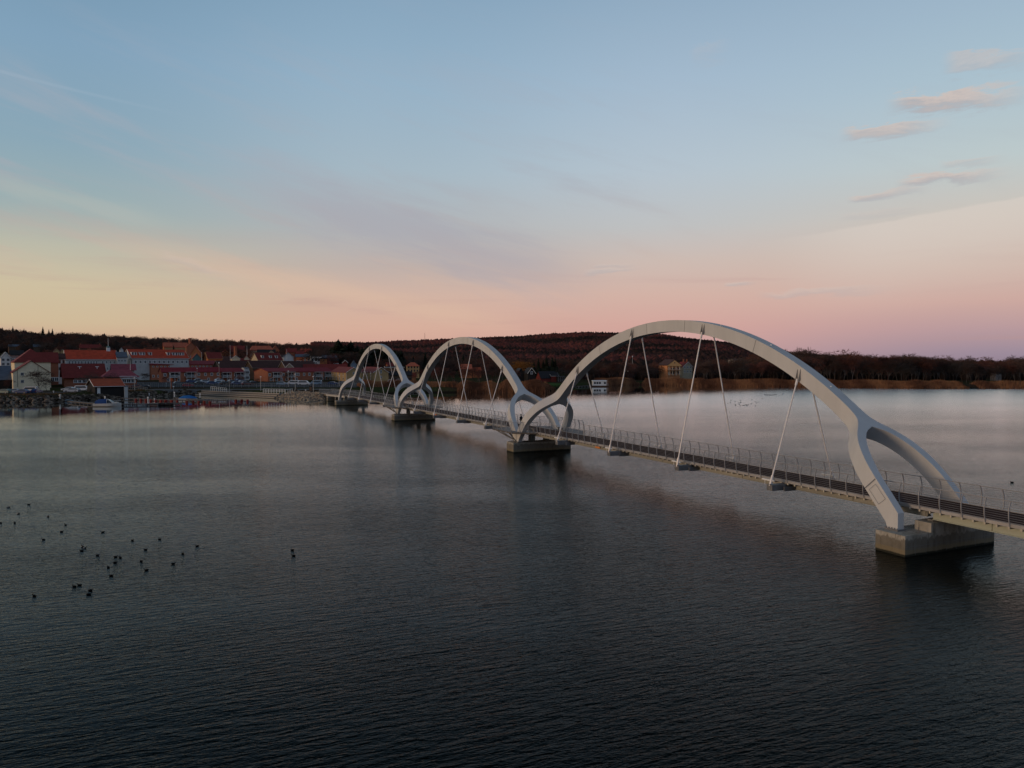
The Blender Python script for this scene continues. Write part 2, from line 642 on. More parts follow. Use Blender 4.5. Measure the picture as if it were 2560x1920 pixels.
def ground_mat():
    m = bpy.data.materials.new('ground_soil_grass')
    m.use_nodes = True
    t = m.node_tree
    N = NT(t)
    b = t.nodes['Principled BSDF']
    g = N.n('ShaderNodeTexCoord')
    n1 = N.noise(g.outputs['Object'], .05, 6, .6)
    n2 = N.noise(g.outputs['Object'], .7, 5, .7)
    c = N.ramp(n2, [(.35, (.028, .040, .014, 1)), (.65, (.060, .062, .026, 1))])
    c2 = N.ramp(n2, [(.3, (.035, .024, .016, 1)), (.7, (.075, .052, .035, 1))])
    c = N.mix(N.step(n1, .44, .58), c, c2)
    s = N.n('ShaderNodeSeparateXYZ')
    t.links.new(g.outputs['Object'], s.inputs[0])
    c = N.mix(N.step(s.outputs[2], .7, .25), c, (.022, .018, .012, 1))
    c = N.mix(N.step(s.outputs[1], 500, 900), c, (.035, .020, .016, 1))
    N.put(b.inputs['Base Color'], c)
    b.inputs['Roughness'].default_value = .95
    b.inputs['Specular IOR Level'].default_value = 0.0
    return m


V, Fc = ground_mesh()
gobj = np_obj('ground', V, Fc, [ground_mat()], kind='structure')


def water_mat():
    m = bpy.data.materials.new('lake_water')
    m.use_nodes = True
    t = m.node_tree
    N = NT(t)
    b = t.nodes['Principled BSDF']
    g = N.n('ShaderNodeNewGeometry')
    s = N.n('ShaderNodeSeparateXYZ')
    t.links.new(g.outputs['Position'], s.inputs[0])
    mp = N.n('ShaderNodeMapping')
    mp.inputs['Rotation'].default_value = (0, 0, radians(-22))
    t.links.new(g.outputs['Position'], mp.inputs[0])
    s2 = N.n('ShaderNodeSeparateXYZ')
    t.links.new(mp.outputs[0], s2.inputs[0])
    A, B = s2.outputs[0], s2.outputs[1]
    w1 = N.noise(N.xyz(N.m('MULTIPLY', A, .95), N.m('MULTIPLY', B, 3.7)), 1.0, 3, .55, .35)
    w2 = N.noise(N.xyz(N.m('MULTIPLY', s.outputs[0], 3.4), N.m('MULTIPLY', s.outputs[1], 8.5)), 1.0, 3, .6, .2)
    w3 = N.noise(N.xyz(N.m('MULTIPLY', A, .05), N.m('MULTIPLY', B, .16)), 1.0, 3, .5)
    h = N.m('ADD', N.m('MULTIPLY', w1, .22), N.m('MULTIPLY', w2, .07))
    w4 = N.noise(N.xyz(N.m('MULTIPLY', A, .26), N.m('MULTIPLY', B, .85)), 1.0, 4, .65, .3)
    h = N.m('ADD', h, N.m('ADD', N.m('MULTIPLY', w3, .22), N.m('MULTIPLY', w4, .20)))
    # calm water in the lee of the left shore, ruffled patches elsewhere
    pat = N.noise(N.xyz(N.m('MULTIPLY', s.outputs[0], .012), N.m('MULTIPLY', s.outputs[1], .03)), 1.0, 4, .6)
    lee = N.m('SUBTRACT', s.outputs[1], N.m('MULTIPLY', s.outputs[0], .9))
    far = N.m('MULTIPLY', N.step(lee, 200, 285, 1, .05), N.step(s.outputs[1], 45, 240, 1, .34))
    amp = N.m('MULTIPLY', N.step(pat, .35, .62, .62, 1.25), far)
    bn = N.n('ShaderNodeBump')
    bn.inputs['Distance'].default_value = .27
    N.put(bn.inputs['Strength'], amp)
    N.put(bn.inputs['Height'], h)
    t.nodes.remove(b)
    df = N.n('ShaderNodeBsdfDiffuse')
    df.inputs['Color'].default_value = (.002, .004, .004, 1)
    gl = N.n('ShaderNodeBsdfGlossy')
    gl.inputs['Color'].default_value = (.91, .97, 1, 1)
    N.put(gl.inputs['Roughness'], N.m('MULTIPLY', N.step(s.outputs[1], 40, 260, .05, .20), N.step(lee, 195, 275, 1, .12)))
    t.links.new(bn.outputs[0], gl.inputs['Normal'])
    fr = N.n('ShaderNodeFresnel')
    fr.inputs['IOR'].default_value = 1.45
    t.links.new(bn.outputs[0], fr.inputs['Normal'])
    mx = N.n('ShaderNodeMixShader')
    N.put(mx.inputs[0], N.m('MULTIPLY', N.m('POWER', fr.outputs[0], 1.9), 1.75, clamp=True))
    t.links.new(df.outputs[0], mx.inputs[1])
    t.links.new(gl.outputs[0], mx.inputs[2])
    t.links.new(mx.outputs[0], t.nodes['Material Output'].inputs[0])
    return m


V = [(-6000, -400, 0), (6000, -400, 0), (6000, 3000, 0), (-6000, 3000, 0)]
water = np_obj('water', V, [(0, 1, 2, 3)], [water_mat()], kind='structure')
V = [(-6000, -400, -2.4), (6000, -400, -2.4), (6000, 3000, -2.4), (-6000, 3000, -2.4)]

# ------------------------------------------------------------------ the bridge
ANG = radians(24.71983)
OX, OY = 3.838, 105.316
BR = empty('arch_footbridge', (OX, OY, 0), ANG, 'long pedestrian bridge with three white steel arches standing on concrete piers in the lake', 'bridge')
SPANS = [(-30.05, -60.1, 0.0), (29.70, 0.0, 59.4), (89.15, 59.4, 118.9)]
RO, RI = 38.5, 37.32
ZC = 16.85 - RO
zt = lambda t: ZC + sqrt(RO * RO - t * t)
zb = lambda t: ZC + sqrt(RI * RI - t * t)
VOUT = ([0, 21, 22.6, 23.3, 23.9, 24.3, 24.7, 25.1, 25.6, 26.1, 26.6, 27.2, 28, 29, 30.2], [.52, .52, .52, .54, .62, .84, 1.3, 1.86, 2.42, 2.83, 3.12, 3.40, 3.58, 3.64, 3.66])
VIN = ([0, 24.88, 24.9, 24.95, 25.05, 25.2, 25.45, 25.75, 26.15, 26.6, 27.1, 27.7, 28.3, 30.2], [0, 0, .22, .42, .70, 1.0, 1.36, 1.70, 2.05, 2.35, 2.60, 2.83, 2.97, 3.08])


def smooth_interp(t, tab):
    k = 0.22
    return float(np.mean(np.interp(np.array([t - k, t - k / 2, t, t + k / 2, t + k]), *tab)))


def arch(ci, c):
    mb = MB()
    ts = list(np.linspace(0, 22, 34)) + list(np.linspace(22.3, 29.95, 62))
    th = [asin(t / RO) for t in ts]
    th = [-a for a in th[::-1]][:-1] + th
    for sgn in (-1, 1):
        prev = None
        for a in th:
            t = RO * abs(sin(a))
            vo = smooth_interp(t, VOUT)
            vi = 0.0 if t < 24.88 else float(np.interp(t, *VIN))
            un = 0
            po = (c + RO * sin(a), ZC + RO * cos(a))
            pi_ = (c + RI * sin(a), ZC + RI * cos(a))
            # (x=v, y=u, z)
            ring = [(sgn * vi, po[0], po[1]), (sgn * vo, po[0], po[1]), (sgn * vo, pi_[0], pi_[1]), (sgn * vi, pi_[0], pi_[1])]
            if prev:
                pr, pvi = prev
                quads = [(0, 1), (1, 2), (2, 3)]
                if t > 24.86 or RO * abs(sin(pa)) > 24.86:
                    quads.append((3, 0))
                for i, j in quads:
                    q = [pr[i], pr[j], ring[j], ring[i]]
                    if sgn > 0:
                        q = q[::-1]
                    mb.face(q)
            prev = (ring, vi)
            pa = a
    # lower end blocks standing on the pier
    for e in (-1, 1):
        a = th[-1]
        tO, zO = RO * sin(a), ZC + RO * cos(a)
        tI, zI = RI * sin(a), ZC + RI * cos(a)
        for sgn in (-1, 1):
            v0, v1 = sorted((sgn * 3.08, sgn * 3.66))
            pts = [(tI, zI), (tO, zO), (tO, 1.46), (29.15, 1.46)]
            ring = lambda v: [(v, c + e * p[0], p[1]) for p in pts]
            mb.loft([ring(v0), ring(v1)])
    me_o = mb.build('arch', [M_arch], BR)
    # weld the shared vertices so shading is continuous
    import bmesh
    bm = bmesh.new()
    bm.from_mesh(me_o.data)
    bmesh.ops.remove_doubles(bm, verts=bm.verts, dist=.002)
    bmesh.ops.recalc_face_normals(bm, faces=bm.faces)
    for f in bm.faces:
        f.smooth = True
    bm.to_mesh(me_o.data)
    bm.free()
    me_o.data.set_sharp_from_angle(angle=radians(32))
    # seams, hatches and base plates as small pieces of the arch
    jb = MB()
    for t in (-23.4, -13.2, -3.2, 3.4, 13.2, 23.4, ):
        a = asin(t / RO)
        d = .0035 / 1
        for sgn in (-1, 1):
            x = sgn * (.52 + .004) if abs(t) < 23 else sgn * (.545 + .006)
            p = lambda r, da: (x, c + r * sin(a + da), ZC + r * cos(a + da))
            q = [p(RI + .02, -.0007), p(RI + .02, .0007), p(RO - .02, .0007), p(RO - .02, -.0007)]
            jb.face(q if sgn < 0 else q[::-1])
    for e in (-1, 1):
        for (tt) in (28.15,):
            a = asin(tt / RO) * e
            for sgn in (-1, 1):
                x = sgn * 3.655
                p = lambda r, da: (x, c + r * sin(a + da), ZC + r * cos(a + da))
                jb.face([p(RI + .02, -.0006), p(RI + .02, .0006), p(RO - .02, .0006), p(RO - .02, -.0006)])
    jb.pieces('panel_joint', [M_joint], me_o)
    for e in (-1, 1):
        for sgn in (-1, 1):
            hb = MB()
            x = sgn * 3.672
            a0, a1 = asin(28.35 / RO) * e, asin(29.15 / RO) * e
            p = lambda r, a: (x, c + r * sin(a), ZC + r * cos(a))
            r0, r1 = RI + .28, RO - .22
            P4 = [p(r0, a0), p(r1, a0), p(r1, a1), p(r0, a1)]
            for i in range(4):
                hb.tube(P4[i], P4[(i + 1) % 4], .009, n=4)
            hb.build('hatch', [M_joint], me_o)
            fb = MB()
            v0, v1 = sorted((sgn * 3.0, sgn * 3.78))
            fb.box(v0, v1, c + e * 29.55 - .5, c + e * 29.55 + .5, 1.36, 1.46)
            for k in range(5):
                for vv in (v0 + .04, v1 - .04):
                    u = c + e * 29.55 - .42 + k * .21
                    fb.tube((vv, u, 1.46), (vv, u, 1.56), .03, n=5)
            fb.build('base_plate', [M_dark], me_o)
    # small light points on the crown of the arch
    lb = MB()
    for t in (-21, -14.5, -8, 8, 14.5, 21):
        a = asin(t / RO)
        p = (0.0, c + RO * sin(a), ZC + RO * cos(a))
        lb.box(-.05, .05, p[1] - .06, p[1] + .06, p[2] - .02, p[2] + .07)
    lb.pieces('crown_marker', [M_white], me_o)
    return me_o


ARCHES = [arch(i, s[0]) for i, s in enumerate(SPANS)]
ZD = 2.90                              # deck level


def zdeck(u):
    return ZD if u < 112 else ZD - (u - 112) * .0215


# piers
for i, u in enumerate((-60.1, 0.0, 59.4, 118.9)):
    mb = MB()
    mb.prism([(-4.5, u - 1.11), (4.5, u - 1.11), (4.5, u + 1.11), (-4.5, u + 1.11)], -2.2, 1.36)
    o = mb.build('pier', [M_conc], BR)
    jb = MB()
    for k in range(1, 9):
        v = -4.5 + k
        jb.face([(v - .012, u - 1.114, .05), (v + .012, u - 1.114, .05), (v + .012, u - 1.114, 1.3), (v - .012, u - 1.114, 1.3)])
    jb.face([(-4.4, u - 1.114, .62), (4.4, u - 1.114, .62), (4.4, u - 1.114, .64), (-4.4, u - 1.114, .64)])
    jb.build('shutter_line', [M_joint], o)
    if i in (0, 3):
        e = -1 if i == 0 else 1
        pb = MB()
        pb.box(-2.0, 2.0, u + e * 1.09 - (1.2 if e > 0 else 0), u + e * 1.09 + (1.2 if e < 0 else 0), 1.36, 1.98)
        pb.pieces('pedestal', [M_conc], o)
        b2 = MB()
        for v in (-1.15, 1.15):
            b2.box(v - .2, v + .2, u + e * .55 - .2, u + e * .55 + .2, 1.98, 2.09)
        b2.pieces('bearing', [M_dark], o)
    else:
        pb = MB()
        for v in (-1.15, 1.15):
            pb.box(v - .3, v + .3, u - .5, u + .5, 1.36, 2.2)
        pb.pieces('pedestal', [M_conc], o)
    # bollard lamp / fender rail
    gb = MB()
    for v in (-3.36, 3.36):
        for uu in (-.85, .85):
            gb.tube((v + .45, u + uu, 1.36), (v + .45, u + uu, 1.75), .03, n=5)
    gb.pieces('anchor_stud', [M_dark], o)

# deck
U0, U1 = -112.0, 158.0
us = [U0, 112.0, 120, 130, 140, 150, U1]
db = MB()
for a, b in zip(us[:-1], us[1:]):
    za, zb_ = zdeck(a), zdeck(b)
    db.hexa([(-1.9, a, za - .14), (1.9, a, za - .14), (1.9, b, zb_ - .14), (-1.9, b, zb_ - .14), (-1.9, a, za), (1.9, a, za), (1.9, b, zb_), (-1.9, b, zb_)])
deck = db.build('deck', [M_deck], BR)
kb = MB()
for sgn in (-1, 1):
    for a, b in zip(us[:-1], us[1:]):
        v0, v1 = sorted((sgn * 1.905, sgn * 1.985))
        kb.hexa([(v0, a, zdeck(a) - .16), (v1, a, zdeck(a) - .16), (v1, b, zdeck(b) - .16), (v0, b, zdeck(b) - .16),
                 (v0, a, zdeck(a) + .05), (v1, a, zdeck(a) + .05), (v1, b, zdeck(b) + .05), (v0, b, zdeck(b) + .05)])
kb.build('edge_strip', [M_rail], deck)
# girders: deeper pale green on the approaches, slimmer between the arches
for (a, b, z0, mm, nm) in ((U0, -60.75, 2.08, 'g2', 'approach_girder'), (-60.35, 118.9, 2.20, 'g1', 'main_girder')):
    gb = MB()
    for sgn in (-1, 1):
        v0, v1 = sorted((sgn * .92, sgn * 1.22))
        gb.box(v0, v1, a, b, z0 + .05, 2.62)
        f0, f1 = sorted((sgn * .84, sgn * 1.30))
        gb.box(f0, f1, a, b, z0, z0 + .05)
        k = a + .1
        while k < b:
            s0, s1 = sorted((sgn * 1.221, sgn * 1.29))
            gb.box(s0, s1, k, k + .03, z0 + .05, 2.60)
            k += 5.9
    gb.build(nm, [mat('girder_green', (.40, .43, .35), .6, .1, .6, stretch=(1, .3, 1)) if mm == 'g2' else M_girder], BR)
gb = MB()
for a, b in ((118.9, 130), (130, 140), (140, 147)):
    for sgn in (-1, 1):
        v0, v1 = sorted((sgn * 1.4, sgn * 1.9))
        gb.hexa([(v0, a, zdeck(a) - .62), (v1, a, zdeck(a) - .62), (v1, b, zdeck(b) - .62), (v0, b, zdeck(b) - .62),
                 (v0, a, zdeck(a) - .17), (v1, a, zdeck(a) - .17), (v1, b, zdeck(b) - .17), (v0, b, zdeck(b) - .17)])
gb.build('shore_girder', [mat('pale_fascia', (.48, .47, .43), .6, .1)], BR)
ab = MB()
ab.box(-2.3, 2.3, 141.5, 143.5, -1.5, 1.5)
for v in (-1.6, 1.6):
    ab.tube((v, 133, -2), (v, 133, 1.9), .22, n=10)
ab.pieces('abutment', [M_conc], BR)
# sign on the near girder face
sb = MB()
sb.box(-1.345, -1.318, -18.55, -17.5, 2.31, 2.74)
o = sb.build('navigation_sign', [M_orange], BR, label='small orange sign board on the near girder')
tb = MB()
for k, (a, b) in enumerate(((-17.62, -17.84), (-17.9, -18.1), (-18.16, -18.42))):
    tb.face([(-1.349, a, 2.42), (-1.349, b, 2.42), (-1.349, b, 2.46), (-1.349, a, 2.46)])
    tb.face([(-1.349, a, 2.52), (-1.349, a - .06, 2.52), (-1.349, a - .06, 2.68), (-1.349, a, 2.68)])
tb.build('lettering', [mat('sign_text', (.85, .5, .25), .6, .1)], o)
sb = MB()
sb.box(-1.345, -1.318, 40.6, 41.9, 2.31, 2.74)
sb.build('navigation_sign', [M_orange], BR, label='small orange sign board on the near girder of the middle span')

# cross beams under the deck; the ends show as small pale blocks
cb_mesh = MB()
cb_mesh.box(-1.98, 1.98, -.05, .05, -.27, -.145)
cb_mesh.box(-2.06, -1.98, -.055, .055, -.28, -.12, 1)
cb_mesh.box(1.98, 2.06, -.055, .055, -.28, -.12, 1)
cbm = cb_mesh.mesh('cross_beam', [M_tan, mat('beam_end', (.50, .45, .35), .7, .15)])
beams = [u for u in np.arange(-110, 118, .73)]
near = sorted(beams, key=lambda u: abs(u + 62))[:100]
rest = MB()
for u in beams:
    if u in near:
        o = bpy.data.objects.new('cross_beam', cbm)
        COL.objects.link(o)
        o.parent = BR
        o.location = (0, u, ZD)
    else:
        rest.box(-1.98, 1.98, u - .05, u + .05, ZD - .27, ZD - .145)
        rest.box(-2.06, -1.98, u - .055, u + .055, ZD - .28, ZD - .12, 1)
o = rest.build('distant_cross_beam', [M_tan, MATS['beam_end']], BR)
o['kind'] = 'stuff'

# railings: curved posts leaning in at the top, thin wires, a heavier handrail
PROF = [(0.02, -.28), (.07, 0.0), (.15, .35), (.17, .7), (.12, 1.05), (-.02, 1.38)]   # outward offset, height


def prof(h):
    return float(np.interp(h, [p[1] for p in PROF], [p[0] for p in PROF]))


def post_mb(w=.020):
    mb = MB()
    hs = np.linspace(-.28, 1.38, 9)
    for a, b in zip(hs[:-1], hs[1:]):
        xa, xb = prof(a), prof(b)
        mb.hexa([(xa - .035, -w, a), (xa + .035, -w, a), (xa + .035, w, a), (xa - .035, w, a), (xb - .035, -w, b), (xb + .035, -w, b), (xb + .035, w, b), (xb - .035, w, b)])
    return mb


pm_out = post_mb().mesh('post', [M_rail])
GAP = {-1: [(-4.3, 7.0), (54.8, 66.5)], 1: [(-9.0, 7.0), (52.0, 66.0)]}
for sgn in (-1, 1):
    wires = [.12, .26, .40, .54, .68, .82, .96, 1.10, 1.24]
    rb = MB()
    segs = []
    edges = [U0] + [x for g in GAP[sgn] for x in g] + [U1]
    for a, b in zip(edges[0::2], edges[1::2]):
        pts = [u for u in [a] + [k for k in (112, 120, 130, 140, 150) if a < k < b] + [b]]
        for h in wires:
            r = .008 if h > .2 else .018
            v = sgn * (1.98 + prof(h))
            rb.path([(v, u, zdeck(u) + h) for u in pts], r, 4)
        v = sgn * (1.98 + prof(1.38))
        rb.path([(v, u, zdeck(u) + 1.39) for u in pts], .032, 6)
        segs.append((a, b))
    rail = rb.build('railing', [M_rail], BR, label='railing on the %s side of the deck' % ('near' if sgn < 0 else 'far'))
    ups = []
    u = U0 + .2
    while u < U1:
        if any(a <= u <= b for a, b in segs):
            ups.append(u)
        u += 1.47
    nearp = sorted(ups, key=lambda q: abs(q + 62))[:100]
    restp = MB()
    pmb = post_mb()
    for u in ups:
        if u in nearp:
            o = bpy.data.objects.new('post', pm_out)
            COL.objects.link(o)
            o.parent = rail
            o.location = (sgn * 1.98, u, zdeck(u))
            o.scale = (sgn, 1, 1)
        else:
            k = len(restp.v)
            restp.v += [(sgn * (1.98 + p[0]), p[1] + u, p[2] + zdeck(u)) for p in pmb.v]
            restp.f += [tuple(k + i for i in f) for f in pmb.f]
            restp.mi += pmb.mi
    o = restp.build('distant_post', [M_rail], rail)
    o['kind'] = 'stuff'

# lookout platforms round the feet of the arches at the two middle piers
for (u, sgn, poly, lab) in ((0, -1, [(-1.95, -3.6), (-5.0, -1.7), (-5.0, 4.6), (-1.95, 6.9)], 'near-side lookout'),
                            (0, 1, [(1.95, -9.0), (5.2, -3.3), (5.4, 4.4), (1.95, 6.9)], 'far-side lookout'),
                            (59.4, -1, [(-1.95, -3.6), (-5.0, -1.7), (-5.0, 4.6), (-1.95, 6.9)], 'near-side lookout'),
                            (59.4, 1, [(1.95, -7.0), (5.2, -3.3), (5.4, 4.4), (1.95, 6.4)], 'far-side lookout')):
    P = [(x, u + y) for x, y in poly]
    mb = MB()
    # slab in pieces, leaving an opening where the legs pass through
    xa, xb = sgn * 1.99, poly[1][0]
    fu0, fu1 = u - 1.35, u + 1.35
    y0, y1 = P[1][1], P[2][1]
    def slab(pl):
        a = sum(pl[i][0] * pl[(i + 1) % len(pl)][1] - pl[(i + 1) % len(pl)][0] * pl[i][1] for i in range(len(pl)))
        mb.prism(pl if a > 0 else pl[::-1], ZD - .20, ZD - .004)
    slab([(xa, P[0][1]), (xb, P[1][1]), (xb, fu0 if y0 < fu0 else y0 + .01), (xa, fu0)])
    slab([(xa, fu1), (xb, fu1), (P[2][0], P[2][1]), (xa, P[3][1])])
    xm0, xm1 = sgn * 2.95, sgn * 3.85
    slab([(xa, fu0), (xm0, fu0), (xm0, fu1), (xa, fu1)])
    slab([(xm1, fu0), (xb, fu0), (xb, fu1), (xm1, fu1)])
    pf = mb.build('lookout_platform', [M_dark], BR, label=lab + ' platform round the arch feet')
    eb = MB()
    for a, b in zip(P[:-1], P[1:]):
        eb.tube((a[0], a[1], ZD - .1), (b[0], b[1], ZD - .1), .10, n=6)
    eb.build('edge_beam', [mat('weathered_steel', (.14, .12, .10), .7, .25)], pf)
    rb = MB()
    for h in (.12, .26, .40, .54, .68, .82, .96, 1.10, 1.24, 1.39):
        rb.path([(p[0] + (sgn * prof(h) if 0 < i < 3 else sgn * .1), p[1], ZD + h) for i, p in enumerate(P)], .012 if h < 1.3 else .032, 5)
    rl = rb.build('railing', [M_rail], pf)
    pb = MB()
    for a, b in zip(P[:-1], P[1:]):
        L = sqrt((a[0] - b[0]) ** 2 + (a[1] - b[1]) ** 2)
        n = max(2, int(round(L / 1.4)))
        for k in range(n):
            t = (k + .02) / n
            x, y = a[0] + (b[0] - a[0]) * t, a[1] + (b[1] - a[1]) * t
            hs = np.linspace(-.28, 1.38, 6)
            pb.loft([[(x + sgn * prof(h0) + .035 * cx_, y + .035 * cy_, ZD + h0) for cx_, cy_ in ((-1, -1), (1, -1), (1, 1), (-1, 1))] for h0 in hs])
    if sgn < 0:
        tb = MB()
        for uu in (u + 2.6, u + 4.4):
            tb.tube((-4.7, uu, ZD - .2), (-3.3, u + .6, 1.42), .075, n=6)
            tb.tube((-3.0, uu + .6, ZD - .2), (-2.9, u + .8, 1.42), .06, n=6)
        tb.tube((-4.75, u - .2, ZD - .2), (-3.6, u - .2, 1.42), .075, n=6)
        tb.box(-4.15, -3.0, u - .45, u + 1.0, 1.365, 1.45)
        tb.pieces('strut', [M_dark], pf)
    pb.pieces('post', [M_rail], rl)
    hb = MB()
    hb.box(sgn * 2.2 - .12, sgn * 2.2 + .12, u - 2.9, u - 1.5, ZD + .42, ZD + .48)
    hb.box(sgn * 2.2 - .09, sgn * 2.2 + .09, u - 2.8, u - 2.7, ZD, ZD + .42)
    hb.box(sgn * 2.2 - .09, sgn * 2.2 + .09, u - 1.7, u - 1.6, ZD, ZD + .42)
    hb.build('bench', [M_tan], pf)

# hangers with their anchor beams
for (c, a, b) in SPANS:
    for k in (-1.5, -.5, .5, 1.5):
        t = k * 12.12
        u = c + t
        ogs = {}
        for s in (-1, 1):
            ob = MB()
            e0, e1 = sorted((s * 2.05, s * 3.55))
            ob.box(e0, e1, u - .30, u + .30, 2.2, 2.68)
            x0, x1 = s * 2.049, s * .9
            p = sorted((x0, x1))
            ob.box(p[0], p[1], u - .13, u + .13, 2.16, 2.58)
            q = sorted((s * 2.5, s * .9))
            ob.box(q[0], q[1], u - .55, u - .46, 2.14, 2.50)
            og = ob.build('anchor_beam', [M_dark], BR)
            lb = MB()
            lb.box(s * 3.28 - .07, s * 3.28 + .07, u - .22, u + 1.05, 2.94, 3.05)
            lb.tube((s * 3.28, u, 2.70), (s * 3.28, u, 2.95), .05, n=6)
            lb.tube((s * 3.28, u + .8, 2.62), (s * 3.28, u + .8, 2.95), .03, n=5)
            lb.build('anchor_lamp', [M_white], og)
        zb0 = zb(t)
        for s in (-1, 1):
            P0 = Vector((s * 3.52, u, 2.55))
            P1 = Vector((s * .68, u, zb0 + .26))
            hb = MB()
            hb.tube(P0, P1, .062, .062, 8)
            d = (P1 - P0).normalized()
            hb.tube(P0 + d * .05, P0 + d * .9, .10, .10, 8)
            hb.tube(P1 - d * .55, P1 - d * .05, .10, .10, 8)
            hg = hb.build('hanger', [M_steelL], BR, smooth=True)
            fb = MB()
            for w in (-.16, .16):
                fb.loft([[(s * .523, u + w - .02, zb0 + .12), (s * .523, u + w + .02, zb0 + .12), (s * .523, u + w + .02, zb0 + 1.05), (s * .523, u + w - .02, zb0 + 1.05)],
                         [(s * .80, u + w - .02, zb0 + .12), (s * .80, u + w + .02, zb0 + .12), (s * .56, u + w + .02, zb0 + 1.0), (s * .56, u + w - .02, zb0 + 1.0)]])
            fb.tube((s * .70, u - .2, zb0 + .26), (s * .70, u + .2, zb0 + .26), .05, n=6)
            fb.build('bracket', [mat('bracket_paint', (.33, .30, .27), .5, .1)], hg)
            cb = MB()
            cb.box(s * 3.52 - .05, s * 3.52 + .05, u - .12, u + .12, 2.3, 2.75)
            cb.build('clevis', [M_dark], hg)

# ------------------------------------------------------------------ people
def person(loc, rz, label, cloth, bike=False):
    root = empty('person', loc, rz, label, 'person')
    pts = [(0, 0, .95), (0, .01, 1.18), (0, .02, 1.42), (0, .03, 1.54), (0, .05, 1.68),
           (.1, 0, .88), (.12, .05, .48), (.12, -.02, .08), (.12, .12, .04),
           (-.1, 0, .88), (-.13, -.06, .48), (-.13, -.14, .1), (-.13, 0, .05),
           (.2, .02, 1.40), (.26, .03, 1.12), (.24, .18, .95), (-.2, .02, 1.40), (-.26, 0, 1.12), (-.24, .16, .95)]
    ed = [(0, 1), (1, 2), (2, 3), (3, 4), (0, 5), (5, 6), (6, 7), (7, 8), (0, 9), (9, 10), (10, 11), (11, 12), (2, 13), (13, 14), (14, 15), (2, 16), (16, 17), (17, 18)]
    rad = [.15, .15, .17, .065, .10, .10, .075, .05, .045, .10, .075, .05, .045, .075, .055, .04, .075, .055, .04]
    me = bpy.data.meshes.new('body')
    me.from_pydata(pts, ed, [])
    o = bpy.data.objects.new('body', me)
    COL.objects.link(o)
    o.parent = root
    sk = o.modifiers.new('skin', 'SKIN')
    for i, sv_ in enumerate(me.skin_vertices[0].data):
        sv_.radius = (rad[i], rad[i])
    me.skin_vertices[0].data[0].use_root = True
    o.modifiers.new('sub', 'SUBSURF').levels = 1
    me.materials.append(cloth)
    h = MB()
    h.ball((0, .06, 1.70), .10, .115, .14, 10, 6)
    h.build('head', [mat('skin', (.42, .26, .2), .6, .1)], root, smooth=True)
    h = MB()
    h.ball((0, .035, 1.735), .112, .115, .125, 10, 6)
    h.build('hair', [mat('hair', (.02, .015, .012), .8, .2)], root, smooth=True)
    return root


M_coat = mat('dark_coat', (.018, .018, .024), .85, .3)
M_coat2 = mat('brown_coat', (.035, .025, .02), .85, .3)


def buv(u, v, z=0.0):
    return Vector((OX + cos(ANG) * v - sin(ANG) * u, OY + sin(ANG) * v + cos(ANG) * u, z))


person(buv(6.2, .15, ZD + .002), ANG + radians(20), 'person in dark coat standing on the deck beside the arch feet at the middle pier', M_coat)
pp_ = gp(931, 979, ZD + 1.75)
pp_.z = ZD + .002
person(pp_, ANG + radians(190), 'person in dark clothes walking on the deck under the farthest arch', M_coat)

# ------------------------------------------------------------------ building kit
WALLS = dict(cream=(.84, .70, .47), white=(.72, .69, .64), grey=(.52, .51, .48), tan=(.66, .30, .14), brick=(.42, .15, .08), brickdk=(.30, .11, .06),
             orange=(.52, .18, .07), yellow=(.50, .33, .155), beige=(.46, .38, .26), red=(.20, .035, .025), black=(.02, .018, .017), blue=(.20, .26, .33),
             brown=(.13, .08, .05), pink=(.40, .27, .24), teal=(.09, .17, .17), stone=(.25, .22, .20))
ROOFS = dict(bright=(.50, .068, .030), red=(.36, .058, .034), dark=(.19, .030, .025), maroon=(.25, .028, .036), purple=(.26, .055, .072), rust=(.38, .075, .030),
             brown=(.075, .034, .028), black=(.022, .02, .022), slate=(.10, .12, .15), tile=(.45, .12, .065))


def wallm(k):
    return mat('wall_' + k, WALLS[k], .85, .12, .5)


def roofm(k):
    return mat('roof_' + k, ROOFS[k], .75, .2, .7, stretch=(1, 1, 1))


def solve_len(P, d, px):               # how far along d from P until it is seen at photo column px
    k = (px - 1280) / F
    # (P.x + L d.x) = k (P.y + L d.y)
    den = d[0] - k * d[1]
    return (k * P[1] - P[0]) / den


